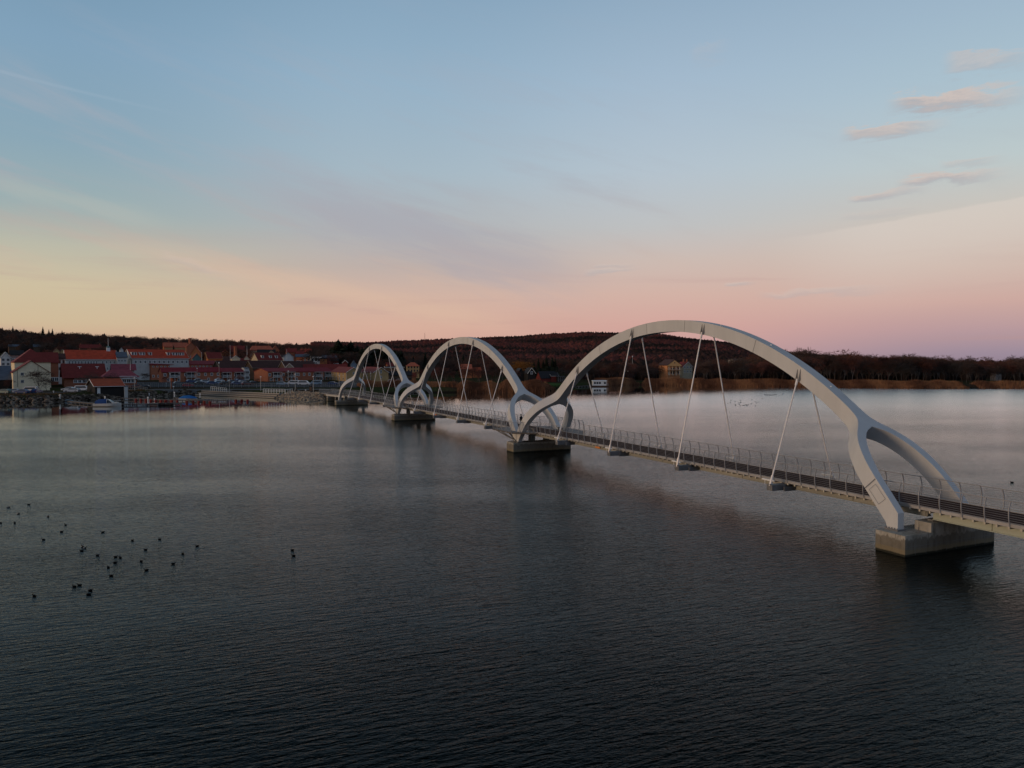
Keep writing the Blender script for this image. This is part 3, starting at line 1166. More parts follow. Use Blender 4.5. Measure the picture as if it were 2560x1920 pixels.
def house(name, label, cat, D, xc, yb, ye, yr, xl, xr, ya=50, gable='L', wall='white', roof='red', dep=8.0, wins=(), chim=(), over=.35,
          rake=None, hip=0.0, group=None, base_drop=0.0):
    if ya < 20 and xc < 1100:          # the town streets: fronts turned towards the lake
        ya = degrees(atan2(1280 - xc, F)) + 2.5
    ya = radians(ya)
    C = at(xc, yb, D)
    zy = lambda y: CAMZ + at(xc, y, D).z - CAMZ - C.z
    d1 = (cos(ya), sin(ya))
    d2 = (-sin(ya), cos(ya))
    L1 = solve_len(C, d1, xr) if xr is not None else dep
    L2 = solve_len(C, d2, xl) if xl is not None else dep
    L1, L2 = abs(L1), abs(L2)
    he, hr = zy(ye), zy(yr)
    root = empty(name, C, ya, label, cat, group)
    g0 = tz(C.x + d1[0] * L1 / 2 + d2[0] * L2 / 2, C.y + d1[1] * L1 / 2 + d2[1] * L2 / 2) - C.z
    zb_ = min(0, g0) - 1.2 - base_drop
    w = MB()
    w.box(0, L1, 0, L2, zb_, he)
    # gable triangles
    if gable == 'L':                   # ridge along x
        hip_in = hip
        for x in (0, L1):
            xx = x + (hip_in if x == 0 else -hip_in)
            tri = [(x, 0, he), (x, L2, he), (xx, L2 / 2, hr - .12)]
            w.face(tri if x > 0 else tri[::-1])
        w.face([(0, 0, he), (L1, 0, he), (L1 - hip, L2 / 2, hr - .12), (hip, L2 / 2, hr - .12)])
        w.face([(L1, L2, he), (0, L2, he), (hip, L2 / 2, hr - .12), (L1 - hip, L2 / 2, hr - .12)])
    else:
        for y in (0, L2):
            yy = y + (hip if y == 0 else -hip)
            tri = [(0, y, he), (L1, y, he), (L1 / 2, yy, hr - .12)]
            w.face(tri if y == 0 else tri[::-1])
        w.face([(L1, 0, he), (L1, L2, he), (L1 / 2, L2 - hip, hr - .12), (L1 / 2, hip, hr - .12)])
        w.face([(0, L2, he), (0, 0, he), (L1 / 2, hip, hr - .12), (L1 / 2, L2 - hip, hr - .12)])
    w.build('wall', [wallm(wall)], root)
    r = MB()
    th = .16
    if gable == 'L':
        sl = (hr - he) / (L2 / 2)
        for sgn in (0, 1):
            ye_ = -over if sgn == 0 else L2 + over
            ze = he - sl * over
            A = [(-over, ye_, ze), (L1 + over, ye_, ze), (L1 + over - hip, L2 / 2, hr), (-over + hip, L2 / 2, hr)]
            if sgn:
                A = [A[1], A[0], A[3], A[2]]
            r.hexa([(p[0], p[1], p[2] - th * 0) for p in A] + [(p[0], p[1], p[2] + th) for p in A])
        if hip:
            for x, s in ((-over, 1), (L1 + over, -1)):
                A = [(x, -over, he - sl * over + .01), (x, L2 + over, he - sl * over + .01), (x + s * hip, L2 / 2, hr + .01)]
                r.face([(p[0], p[1], p[2] + th) for p in (A[::-1] if s > 0 else A)])
    else:
        sl = (hr - he) / (L1 / 2)
        for sgn in (0, 1):
            xe_ = -over if sgn == 0 else L1 + over
            ze = he - sl * over
            A = [(xe_, L2 + over, ze), (xe_, -over, ze), (L1 / 2, -over + hip, hr), (L1 / 2, L2 + over - hip, hr)]
            if sgn:
                A = [A[1], A[0], A[3], A[2]]
            r.hexa(A + [(p[0], p[1], p[2] + th) for p in A])
        if hip:
            for y, s in ((-over, 1), (L2 + over, -1)):
                A = [(-over, y, he - sl * over + .01), (L1 + over, y, he - sl * over + .01), (L1 / 2, y + s * hip, hr + .01)]
                r.face([(p[0], p[1], p[2] + th) for p in (A if s > 0 else A[::-1])])
    ro = r.build('roof', [roofm(roof)], root)
    for (f, dx_, hh) in chim:
        cb = MB()
        if gable == 'L':
            x, y = L1 * f, L2 / 2 + dx_
        else:
            x, y = L1 / 2 + dx_, L2 * f
        cb.box(x - .35, x + .35, y - .35, y + .35, hr - .7, hr + hh)
        cb.box(x - .42, x + .42, y - .42, y + .42, hr + hh, hr + hh + .12)
        cb.build('chimney', [wallm('brickdk')], ro)
    if rake:
        b = MB()
        k = .10
        faces = [(-over - .03)] if gable == 'L' else [(-over - .03)]
        if gable == 'L':
            sl = (hr - he) / (L2 / 2)
            for x in (-over - .04, L1 + over + .04):
                for s in (-1, 1):
                    y0 = -over if s < 0 else L2 + over
                    b.tube((x, y0, he - sl * over + .02), (x, L2 / 2, hr + .02), k, n=4)
            for y in (-over - .06,):
                b.tube((-over, y, he - sl * over + .0), (L1 + over, y, he - sl * over + .0), .08, n=4)
        else:
            sl = (hr - he) / (L1 / 2)
            for y in (-over - .04, L2 + over + .04):
                for s in (-1, 1):
                    x0 = -over if s < 0 else L1 + over
                    b.tube((x0, y, he - sl * over + .02), (L1 / 2, y, hr + .02), k, n=4)
        b.build('barge_board', [M_white if rake is True else wallm(rake)], root)
    # windows: (face, s0, s1, n, z, w, h, framecolour)
    for (fc, s0, s1, n, z, ww, hh, fr) in wins:
        L = L1 if fc == 'R' else L2
        for i in range(n):
            s = (s0 + (s1 - s0) * (i / (n - 1) if n > 1 else 0.5)) * L
            zz = z if z >= 0 else he + z
            fm, pm = MB(), MB()
            if fc == 'R':
                bx = lambda m_, a, b, c_, d, dep_: m_.box(a, b, -dep_, .02, c_, d)
            else:
                bx = lambda m_, a, b, c_, d, dep_: m_.box(-dep_, .02, a, b, c_, d)
            bx(fm, s - ww / 2, s + ww / 2, zz, zz + hh, .05)
            g = .16 * ww
            h2 = .12 * hh
            bx(pm, s - ww / 2 + g, s - .04 * ww, zz + h2, zz + hh - h2, .075)
            bx(pm, s + .04 * ww, s + ww / 2 - g, zz + h2, zz + hh - h2, .075)
            fo = fm.build('window', [M_white if fr == 'w' else wallm(fr)], root)
            pm.build('pane', [M_glass], fo)
    return dict(root=root, roof=ro, L1=L1, L2=L2, he=he, hr=hr, C=C)


def dormer(h, f, z, w, hh, wall='white', roof='red'):
    # a dormer on the front slope of a ridge-along-x roof
    L1, L2, he, hr = h['L1'], h['L2'], h['he'], h['hr']
    sl = (hr - he) / (L2 / 2)
    x = L1 * f
    y0 = (z) / sl
    y1 = (z + hh) / sl
    b = MB()
    b.hexa([(x - w / 2, y0, he + z), (x + w / 2, y0, he + z), (x + w / 2, y1, he + z), (x - w / 2, y1, he + z),
            (x - w / 2, y0, he + z + hh), (x + w / 2, y0, he + z + hh), (x + w / 2, y1, he + z + hh), (x - w / 2, y1, he + z + hh)])
    o = b.build('dormer', [wallm(wall)], h['root'])
    c = MB()
    c.hexa([(x - w / 2 - .15, y0 - .2, he + z + hh + .01), (x + w / 2 + .15, y0 - .2, he + z + hh + .01), (x + w / 2 + .15, y1 + .5, he + z + hh + .15), (x - w / 2 - .15, y1 + .5, he + z + hh + .15),
            (x - w / 2 - .15, y0 - .2, he + z + hh + .14), (x + w / 2 + .15, y0 - .2, he + z + hh + .14), (x + w / 2 + .15, y1 + .5, he + z + hh + .3), (x - w / 2 - .15, y1 + .5, he + z + hh + .3)])
    c.build('dormer_roof', [roofm(roof)], o)
    p = MB()
    n = max(1, int(w / .9))
    for i in range(n):
        xx = x - w / 2 + w * (i + .5) / n
        p.box(xx - .28, xx + .28, y0 - .03, y0 + .02, he + z + .25, he + z + hh - .2)
    p.build('pane', [M_glass], o)


def balcony(h, f0, f1, z, out=1.5, roofed=True, dark=False):
    L1 = h['L1']
    a, b = L1 * f0, L1 * f1
    m = MB()
    m.box(a, b, -out, -.01, z - .12, z)
    for x in (a + .05, (a + b) / 2, b - .05):
        m.box(x - .05, x + .05, -out, -out + .1, 0 if not dark else z, z + (2.3 if roofed else 1.05))
    m.box(a, b, -out - .02, -out + .06, z + .98, z + 1.06)
    n = int((b - a) / .22)
    for i in range(n):
        x = a + (b - a) * (i + .5) / n
        m.box(x - .03, x + .03, -out, -out + .03, z, z + 1.0)
    if roofed:
        m.box(a - .1, b + .1, -out - .1, -.01, z + 2.3, z + 2.42)
    m.build('balcony', [M_white], h['root'])
    p = MB()
    p.box(a + .3, b - .3, -.06, .02, z + .1, z + 2.0)
    p.build('balcony_door', [M_glass], h['root'])


# ------------------------------------------------------------------ the town
WN = lambda s0, s1, n, z, w=1.1, h=1.3, f='w', fc='R': (fc, s0, s1, n, z, w, h, f)
# long brick apartment houses behind the car park
h = house('apartment_house', 'brick apartment house with maroon roof and orange-lit gable behind the lower row, left part', 'apartment house', 372, 378, 957, 911.5, 902, 347, 550, 50, 'L', 'brick', 'maroon',
          wins=[WN(.03, .97, 18, -1.35, .9, .7), WN(.03, .97, 14, 2.6), WN(.3, .7, 2, 3.4, .9, 1.2, 'w', 'L'), WN(.55, .55, 1, .8, .9, 1.2, 'w', 'L')])
h = house('apartment_house', 'long low brick apartment house with maroon roof and white balconies facing the car park', 'apartment house', 340, 405, 957, 929, 919.5, 397, 552, 50, 'L', 'brick', 'maroon',
          wins=[WN(.05, .95, 9, 2.9, 1.2, 1.4), WN(.1, .95, 6, .6, 1.2, 1.3)])
balcony(h, .10, .27, 2.4)
balcony(h, .38, .54, 2.4)
h = house('apartment_house', 'right-hand continuation of the low brick row with maroon roof and a white balcony', 'apartment house', 362, 548, 955, 929.5, 921, None, 611, 50, 'L', 'brick', 'maroon', dep=9,
          wins=[WN(.08, .92, 4, 2.8, 1.2, 1.4), WN(.1, .9, 4, .5, 1.2, 1.3)])
balcony(h, .08, .42, 2.3)
balcony(h, .60, .98, 2.3)
h = house('balcony_tower', 'narrow bay of glazed white balconies between two brick apartment rows', 'balcony bay', 372, 611, 953, 921, 919, None, 623, 40, 'L', 'grey', 'slate', dep=5, over=.1,
          wins=[WN(.25, .75, 2, 1.0, 1.6, 1.6), WN(.25, .75, 2, 3.6, 1.6, 1.6)])
h = house('apartment_house', 'brick apartment house with plain orange gable and maroon roof right of the gap', 'apartment house', 352, 670, 956, 929, 921, 635, 745, 50, 'L', 'brick', 'maroon',
          wins=[WN(.06, .96, 7, 2.9, 1.2, 1.4), WN(.1, .95, 6, .6, 1.2, 1.4)])
balcony(h, .12, .40, 2.4)
balcony(h, .58, .86, 2.4)
h = house('apartment_house', 'red brick apartment house with maroon roof and white ground-floor glazing', 'apartment house', 372, 742, 954, 929, 920, None, 830, 50, 'L', 'brick', 'maroon', dep=9,
          wins=[WN(.05, .95, 7, 2.8, 1.2, 1.5), WN(.5, .98, 6, .4, 1.3, 1.6)])
balcony(h, .48, .68, 2.3)
balcony(h, .76, .97, 2.3)
h = house('apartment_house', 'yellow-walled apartment house with brown gable and red roof left of the far arch', 'apartment house', 352, 866, 953, 931, 918.5, 829, 903, 25, 'R', 'yellow', 'dark',
          rake=True, wins=[WN(.45, .55, 1, 3.2, .9, 1.1), WN(.2, .9, 4, 2.4, 1.5, 1.7, 'w', 'L'), WN(.2, .9, 4, .3, 1.5, 1.5, 'w', 'L')])
h = house('apartment_house', 'yellow-walled apartment house with brown gable seen through the far arch', 'apartment house', 358, 934, 951, 931, 918.5, 898, 971, 25, 'R', 'yellow', 'dark',
          rake=True, wins=[WN(.45, .55, 1, 3.4, .8, 1.6), WN(.2, .9, 4, 2.4, 1.5, 1.7, 'w', 'L'), WN(.2, .9, 4, .3, 1.5, 1.5, 'w', 'L'), WN(.45, .55, 1, 1.0, .9, 1.1)])

# waterfront buildings on the left
h = house('warehouse', 'pale cream gabled warehouse with two small windows beside the left car park', 'warehouse', 262, 33, 967, 931, 902, None, 124, 6, 'R', 'cream', 'dark', dep=15,
          wins=[WN(.25, .25, 1, 3.9, 1.0, 1.1, 'grey'), WN(.25, .25, 1, 1.3, 1.0, 1.1, 'grey')])
pmb = MB()
for f in (.12, .68):
    pmb.tube((h['L1'] * f, -.07, 0), (h['L1'] * f, -.07, h['he'] + (1.2 if f < .3 else 2.2)), .06, n=5)
pmb.build('drain_pipe', [mat('pipe_dark', (.10, .09, .08), .6, .1)], h['root'])
house('storehouse', 'tall dark-red roofed storehouse with white left verge rising behind the cream warehouse', 'storehouse', 285, 37, 962, 905, 872, None, 127, 5, 'R', 'cream', 'dark', dep=26, hip=9)
house('storehouse', 'low wing with dark red roof right of the cream warehouse', 'storehouse', 312, 96, 960, 906, 881, None, 146, 8, 'L', 'brickdk', 'dark', dep=12,
      wins=[WN(.5, .9, 3, 1.0, 1.6, 1.8)])
house('town_house', 'white two-gabled house with balconies at the far left edge', 'house', 335, 2, 915, 893, 880, None, 27, 8, 'R', 'white', 'black', dep=10, rake=True, base_drop=6,
      wins=[WN(.25, .75, 2, 2.2, 1.2, 1.2, 'grey'), WN(.25, .75, 2, .3, 1.2, 1.2, 'grey')])
house('town_house', 'pinkish low wing with dark roof beside the far-left white house', 'house', 340, 27, 912, 887, 876, None, 60, 8, 'L', 'pink', 'black', dep=10, base_drop=6,
      wins=[WN(.2, .6, 3, 1.8, 1.0, 1.2)])
house('boat_store', 'low slate-blue shed at the left picture edge behind the parked cars', 'shed', 262, -60, 969, 950, 916, None, 31, 4, 'L', 'black', 'slate', dep=22)
house('town_house', 'narrow white townhouse with brown roof and round-headed door', 'house', 322, 145, 950, 897, 884, None, 163, 8, 'L', 'white', 'brown', dep=9,
      wins=[WN(.25, .8, 2, -2.0, .9, 1.5, 'brick'), WN(.25, .8, 2, -5.0, .9, 1.5, 'grey')])
h = house('municipal_building', 'long white building with bright red tiled roof and a flagpole cupola', 'public building', 352, 165, 955, 897.5, 875, None, 292, 7, 'L', 'grey', 'bright', dep=13, chim=[(.46, 0, .7), (.86, 0, .5), (.5, .4, .9)],
          rake=True, wins=[WN(.07, .31, 5, -2.3, .75, 1.5, 'w'), WN(.38, .60, 5, -2.3, .75, 1.5), WN(.72, .95, 4, -2.3, .75, 1.5), WN(.07, .95, 14, -5.3, .75, 1.5)])
cu = MB()
cx, cy, cz = h['L1'] * .86, h['L2'] / 2, h['hr']
cu.box(cx - .8, cx + .8, cy - .8, cy + .8, cz - .5, cz + 1.4)
cu.ball((cx, cy, cz + 1.5), .9, .9, .8, 8, 5, 1)
cu.tube((cx, cy, cz + 2), (cx, cy, cz + 6.2), .10, .04, 6)
cu.build('cupola', [M_white, wallm('teal')], h['root'])
house('town_house', 'dark little house between the two big red-roofed buildings', 'house', 360, 293, 950, 893, 880, None, 318, 8, 'L', 'grey', 'slate', dep=10, wins=[WN(.2, .8, 3, -2.3, .8, 1.3)])
h = house('station_building', 'long white-gabled building with bright red roof and pairs of dormer windows', 'public building', 368, 331, 950, 895, 873, 309, 472, 40, 'L', 'grey', 'bright',
          rake=True, chim=[(.3, 0, .6), (.55, 0, .8)], wins=[WN(.06, .96, 12, -2.7, 1.1, 1.6), WN(.35, .65, 2, -2.2, .8, 2.0, 'w', 'L')])
for f, w_ in ((.06, 2.6), (.20, 2.6), (.34, 1.5), (.66, 1.5), (.78, 2.6), (.90, 2.6)):
    dormer(h, f, 1.3, w_, 1.7, 'white', 'bright')
# shopping hall with maroon roofs
h = house('market_hall', 'low brick market hall with wide maroon roof behind the boathouse', 'hall', 296, 161, 961, 943, 910, None, 262, 6, 'L', 'brickdk', 'dark', dep=20, over=.8,
          wins=[WN(.27, .58, 4, .5, 1.4, 1.3)])
vb_ = MB()
for f in (.40, .84):
    x = h['L1'] * f
    y = h['L2'] * .30
    z = h['he'] + (h['hr'] - h['he']) * .60
    vb_.box(x - .12, x + .12, y - .12, y + .12, z - .3, z + .9)
    vb_.tube((x - .7, y, z + .95), (x + .7, y, z + .95), .12, n=6)
vb_.build('roof_vent', [M_white], h['root'])
cb_ = MB()
cb_.box(h['L1'] * .24, h['L1'] * .62, -.35, -.02, 2.15, 2.6)
cb_.build('canopy', [wallm('grey')], h['root'])
h = house('market_hall', 'purple-roofed hall wing with white fascia and glazed front right of the boathouse', 'hall', 288, 262, 960, 941.5, 926, None, 342, 10, 'L', 'brickdk', 'purple', dep=14, over=.9, hip=3.0,
          wins=[WN(.60, .88, 3, .3, 1.7, 1.5)])
cb_ = MB()
cb_.box(h['L1'] * .45, h['L1'] * 1.0, -.6, -.02, 1.9, 3.0)
cb_.build('fascia', [M_white], h['root'])
house('market_hall', 'upper purple roof strip with white band behind the glazed hall wing', 'hall', 306, 284, 958, 924, 911, None, 336, 8, 'L', 'white', 'purple', dep=10, over=.8)
# boathouse
h = house('boathouse', 'black timber boathouse with rust-red roof, white barge boards and white door on the quay', 'boathouse', 243, 238, 984.5, 965.5, 949, 217, 309, 40, 'L', 'black', 'rust', rake=True, over=.45)
d_ = MB()
d_.box(.6, 1.5, -.05, .02, 0, 2.0)
d_.build('door', [M_white], h['root'])
house('transformer_hut', 'small grey utility box beside the boathouse', 'utility box', 246, 311, 981, 967, 966, None, 319, 10, 'L', 'grey', 'slate', dep=1.5, over=.05)

# middle rows of dark roofs behind the apartments
for (lab, D, xc, yb, ye, yr, xl, xr, ya, g, wl, rf, kw) in [
    ('dark brown roof with pale verge, first of the three behind the low brick row', 392, 550, 950, 919, 902, 532, 632, 48, 'L', 'brown', 'brown', dict(rake='beige', wins=[WN(.1, .9, 6, 2.5)])),
    ('dark brown roof with pale verge, middle one of the three behind the brick rows', 392, 632, 950, 919, 902, 612, 712, 48, 'L', 'brown', 'brown', dict(rake='beige', wins=[WN(.1, .9, 6, 2.5)])),
    ('dark brown roof with white verge left of the small white gable', 396, 714, 950, 918, 903, 697, 790, 48, 'L', 'brown', 'brown', dict(rake='white')),
    ('small white-edged gable behind the orange brick apartments', 388, 712, 950, 920, 909, None, 736, 8, 'R', 'beige', 'brown', dict(rake=True, dep=8)),
    ('house with red roof, three dormers and white gable in the middle of the town', 420, 646, 930, 900, 882, 628, 706, 40, 'L', 'beige', 'dark', dict(rake='beige')),
    ('dark roofed house with two beige gables above the three-dormer roof', 470, 645, 900, 885, 874, None, 689, 8, 'L', 'beige', 'black', dict(dep=8)),
    ('beige gable of the dark roofed house above the dormers', 462, 668, 900, 886, 877, None, 690, 8, 'R', 'beige', 'black', dict(dep=6, rake='beige')),
    ('teal-gabled house with red roof behind the station-like building', 430, 482, 915, 895, 884, None, 503, 8, 'R', 'teal', 'dark', dict(dep=10)),
    ('house with dark red roof and one sunlit orange verge', 430, 520, 912, 896, 881, 510, 556, 35, 'L', 'orange', 'dark', dict(rake='yellow')),
    ('orange gabled house with red roof above the town centre', 500, 553, 905, 884, 874, None, 576, 10, 'R', 'orange', 'red', dict(dep=10, wins=[WN(.4, .6, 2, .8)])),
    ('small white gabled house with dark roof below the orange gabled one', 425, 579, 912, 897, 889, None, 600, 8, 'R', 'cream', 'brown', dict(dep=8, rake=True)),
    ('white gabled house with red roof right of the brick chimney', 440, 610, 910, 897, 889, None, 624, 8, 'R', 'cream', 'dark', dict(dep=8)),
    ('low red roofed house near the town middle', 436, 590, 915, 905, 896, None, 640, 8, 'L', 'brick', 'dark', dict(dep=9)),
    ('row house with dark red roof under the orange gabled house', 445, 545, 915, 902, 891, None, 592, 8, 'L', 'brickdk', 'brown', dict(dep=9)),
    ('school-like building with tall chimney, tiled red roof and yellow wall on the slope', 520, 412, 905, 868, 856, None, 470, 10, 'L', 'yellow', 'tile', dict(dep=14, chim=[(.2, 0, 1.2), (.75, 0, 1.2)], wins=[WN(.6, .95, 3, 2.0)])),
    ('gabled end of the tiled-roof school-like building under its chimney', 514, 466, 905, 867, 856, None, 490, 14, 'R', 'brick', 'tile', dict(dep=10, wins=[WN(.4, .6, 1, 3)])),
    ('orange-red steep gable below the school-like building', 470, 478, 905, 882, 866, None, 502, 20, 'R', 'orange', 'red', dict(dep=10)),
    ('tile-roofed beige villa with two chimneys on the slope behind the town', 540, 626, 898, 876, 864.5, None, 684, 10, 'L', 'beige', 'tile', dict(dep=14, chim=[(.26, 0, 1.4), (.82, 0, .8)], hip=2)),
    ('brown gable end of the tile-roofed villa with two chimneys', 534, 680, 898, 875, 864.5, None, 698, 14, 'R', 'brick', 'tile', dict(dep=9, wins=[WN(.5, .5, 1, 2.6)])),
    ('red roofed house half hidden below the bare trees', 560, 575, 895, 880, 864, None, 612, 8, 'L', 'brickdk', 'dark', dict(dep=10)),
    ('far red roofed house among bare trees right of the tile-roofed villa', 600, 716, 895, 880, 871, None, 742, 8, 'L', 'brickdk', 'dark', dict(dep=10, chim=[(.3, 0, 1.)])),
    ('far red roofed house with a row of chimneys left of the dark spruces', 600, 752, 895, 881, 872, None, 779, 8, 'L', 'pink', 'red', dict(dep=10, chim=[(.15, 0, 1.), (.5, 0, 1.), (.8, 0, 1.)], wins=[WN(.2, .8, 4, 1.0)])),
    ('pale blue-white gabled house beside the slim white flagpole', 470, 709, 905, 892, 882, None, 734, 8, 'R', 'white', 'slate', dict(dep=9, rake='blue')),
    ('low white house next to the pale blue-white gable', 480, 697, 903, 892, 887, None, 714, 8, 'L', 'white', 'brown', dict(dep=8)),
    ('orange house with slate roof below the far red roofs', 470, 740, 912, 892, 886, None, 758, 8, 'L', 'orange', 'slate', dict(dep=8, wins=[WN(.2, .8, 3, 1.5, 1, 1.2)])),
    ('red house with slate roof and white window pairs', 465, 760, 915, 893, 886, None, 774, 8, 'L', 'orange', 'slate', dict(dep=8, wins=[WN(.2, .8, 2, 3.0, 1.2, 1.5), WN(.2, .8, 2, .6, 1.2, 1.5)])),
    ('flat white house with three dark windows behind the apartments', 460, 777, 912, 891.5, 889.5, None, 804, 8, 'L', 'white', 'black', dict(dep=9, over=.1, wins=[('R', .16, .8, 3, 2.4, 1.3, 1.6, 'black')])),
    ('bright orange cubic house right of the flat white house', 450, 801, 915, 897, 895.5, 800, 818, 30, 'L', 'orange', 'black', dict(over=.1, wins=[WN(.5, .5, 1, 3, .5, .5, 'black')])),
    ('slate roofed dark house behind the orange cubic house', 480, 806, 910, 894, 888, None, 842, 8, 'L', 'red', 'slate', dict(dep=8)),
    ('small red cottage with white verge left of the far arch', 440, 857, 915, 906, 900.5, None, 869, 8, 'R', 'red', 'black', dict(dep=7, rake=True)),
    ('small blue-grey gabled cottage just left of the far arch', 420, 878, 922, 911, 902, None, 891, 8, 'R', 'blue', 'black', dict(dep=7, rake='blue')),
    ('dark red house with a pale garage front behind the apartments', 455, 826, 915, 902, 896, None, 846, 8, 'L', 'red', 'black', dict(dep=7, wins=[WN(.7, .7, 1, .5, 3, 1.2)])),
    ('red brown roof behind the yellow-walled apartments', 400, 760, 940, 926, 911, None, 868, 8, 'L', 'brown', 'dark', dict(dep=12)),
    ('orange gabled house with dark roof seen through the far arch', 430, 972, 935, 918, 907, 962, 986, 40, 'L', 'orange', 'dark', dict()),
    ('long low building with white roof edge behind the far arch leg', 400, 963, 950, 919, 916.5, None, 1010, 10, 'L', 'brown', 'black', dict(dep=9, rake=True, over=.2)),
    ('dark timber pavilion on the shore seen between the far and middle arches', 380, 975, 958, 938, 929, None, 1030, 10, 'L', 'brown', 'black', dict(dep=9, wins=[WN(.1, .9, 5, 1.0, 1.3, 1.5, 'black')])),
    ('yellow two-storey villa with hipped roof between the far and middle arches', 455, 1017, 930, 915, 906.5, None, 1048, 12, 'L', 'yellow', 'tile', dict(dep=9, hip=3, wins=[WN(.15, .85, 4, 2.2, 1.0, 1.3, 'brown'), WN(.15, .85, 4, .2, 1.0, 1.3, 'brown')])),
    ('red cottage with orange-lit gable below the yellow villa', 400, 1030, 955, 940, 932, 1024, 1040, 30, 'L', 'orange', 'red', dict()),
    ('orange house glimpsed among bare trees inside the middle arch', 470, 1155, 932, 922, 911, None, 1180, 12, 'L', 'orange', 'tile', dict(dep=8)),
    ('low orange house in the wood right of the orange one inside the middle arch', 480, 1186, 935, 926, 919, None, 1203, 12, 'L', 'orange', 'rust', dict(dep=7)),
    ('dark house with a single white verge right of the middle arch', 400, 1293, 950, 934, 921, None, 1312, 12, 'R', 'black', 'black', dict(dep=8, rake=None)),
    ('black house with white A-shaped verges right of the middle arch', 392, 1320, 950, 932, 920, None, 1338, 12, 'R', 'black', 'black', dict(dep=9, rake=True, wins=[WN(.5, .5, 1, 3.0, 1.2, 1.6)])),
    ('dark red barn with pale verge by the green lawn', 385, 1352, 953, 944, 929, 1340, 1392, 35, 'L', 'red', 'black', dict()),
    ('dark red cottage with a white chimney strip beside the green lawn', 388, 1378, 954, 940, 932, None, 1396, 12, 'L', 'red', 'black', dict(dep=7, rake='white', over=.2)),
    ('dark open shelter with posts next to the green lawn', 386, 1394, 955, 943, 941, None, 1412, 12, 'L', 'black', 'black', dict(dep=5, wins=[WN(.1, .9, 4, .4, .3, 2.0, 'grey')])),
    ('grey pointed timber chapel with a vane among the bare trees', 450, 1572, 935, 921, 908, None, 1591, 12, 'R', 'stone', 'black', dict(dep=8, rake='stone', wins=[WN(.5, .5, 1, 3.2, .8, 1.2, 'stone')])),
    ('pale ruined house with broken openings in the wood left of the big arch', 520, 1836, 918, 900, 897, None, 1866, 16, 'L', 'stone', 'brown', dict(dep=8, over=.1, wins=[WN(.2, .9, 4, 1.6, 1.2, 1.6, 'pink')])),
    ('tiny pale shed at the wood edge near the right picture edge', 430, 2490, 940, 934, 932, None, 2504, 12, 'L', 'stone', 'black', dict(dep=4, over=.2, wins=[WN(.3, .7, 2, .4, .9, .9, 'grey')])),
    ('white cottage roof on the left hillside', 640, 22, 873, 866, 861, None, 66, 6, 'L', 'brown', 'slate', dict(dep=10)),
    ('pale roofed cottage right of the hillside one on the left', 650, 84, 873, 867, 861, None, 102, 6, 'L', 'brown', 'slate', dict(dep=10)),
    ('yellow gabled house above the storehouse roofs', 470, 136, 888, 878, 871, None, 150, 8, 'R', 'yellow', 'brown', dict(dep=8)),
    ('yellow gabled house, the right one of the pair above the storehouse roofs', 472, 151, 888, 879, 873, None, 164, 8, 'R', 'yellow', 'brown', dict(dep=8)),
    ('far red roofed house behind the flagpole cupola', 600, 200, 882, 870, 861, None, 254, 6, 'L', 'brown', 'dark', dict(dep=10, chim=[(.05, 0, 1), (.95, 0, 1)])),
    ('red roofed house right of the cupola building behind the dormered roof', 520, 409, 880, 866, 857, None, 430, 8, 'L', 'orange', 'tile', dict(dep=9)),
    ('small brown house under the birches above the town', 520, 741, 905, 885, 878, None, 760, 8, 'L', 'brown', 'dark', dict(dep=8)),
    ('tiny white gable on the slope left of the dormered roof', 560, 300, 882, 874, 869, None, 309, 8, 'R', 'white', 'slate', dict(dep=7)),
]:
    nm = 'town_house'
    for wd, n_ in (('barn', 'barn'), ('chapel', 'chapel'), ('cottage', 'cottage'), ('villa', 'villa'), ('pavilion', 'pavilion'), ('shelter', 'shelter'), ('shed', 'shed')):
        if wd in lab.split(' ') or (wd in lab and wd != 'shed'):
            nm = n_
            break
    ctg = nm.replace('_', ' ')
    lab2 = lab if any(w in lab for w in ('house', 'roof', 'gable', 'cottage', 'villa', 'barn', 'shed', 'building', 'pavilion', 'chapel', 'shelter')) else lab + ' house'
    hh_ = house(nm, lab2, ctg, D, xc, yb, ye, yr, xl, xr, ya, g, wl, rf, **kw)
    if 'three dormers' in lab:
        for f in (.22, .55, .80):
            dormer(hh_, f, 1.0, 1.5, 1.6, 'white', 'dark')
    if 'chapel' in lab:
        sp = MB()
        sp.tube((hh_['L1'] / 2, .3, hh_['hr']), (hh_['L1'] / 2, .3, hh_['hr'] + 4.2), .06, .03, 5)
        sp.ball((hh_['L1'] / 2, .3, hh_['hr'] + 4.0), .35, .1, .5, 6, 4)
        sp.build('weather_vane', [M_white], hh_['root'])

# the yellow mansion with columns
D = 430
C = at(1668, 939, D)
mroot = empty('mansion', C, radians(12), 'yellow temple-fronted mansion with white columns and red roof above the reeds', 'mansion')
zy = lambda y: (939 - y) / F * D
Wd = 34 / F * D
b = MB()
b.box(0, Wd, 0, 12, -2, zy(913))
b.face([(0, 0, zy(913)), (Wd, 0, zy(913)), (Wd / 2, 0, zy(899.5))])
b.build('wall', [wallm('tan')], mroot)
r = MB()
for s in (0, 1):
    x0 = -.6 if not s else Wd + .6
    A = [(x0, 12.5, zy(914)), (x0, -1.6, zy(914)), (Wd / 2, -1.6, zy(899)), (Wd / 2, 12.5, zy(899))]
    if s:
        A = [A[1], A[0], A[3], A[2]]
    r.hexa(A + [(p[0], p[1], p[2] + .2) for p in A])
r.build('roof', [roofm('brown')], mroot)
b = MB()
b.box(-.4, Wd + .4, -1.5, -.02, zy(915.5), zy(913))
b.face([(-.4, -1.5, zy(913)), (Wd + .4, -1.5, zy(913)), (Wd / 2, -1.5, zy(900.5))])
b.build('pediment', [mat('ochre_trim', (.66, .38, .16), .8, .1)], mroot)
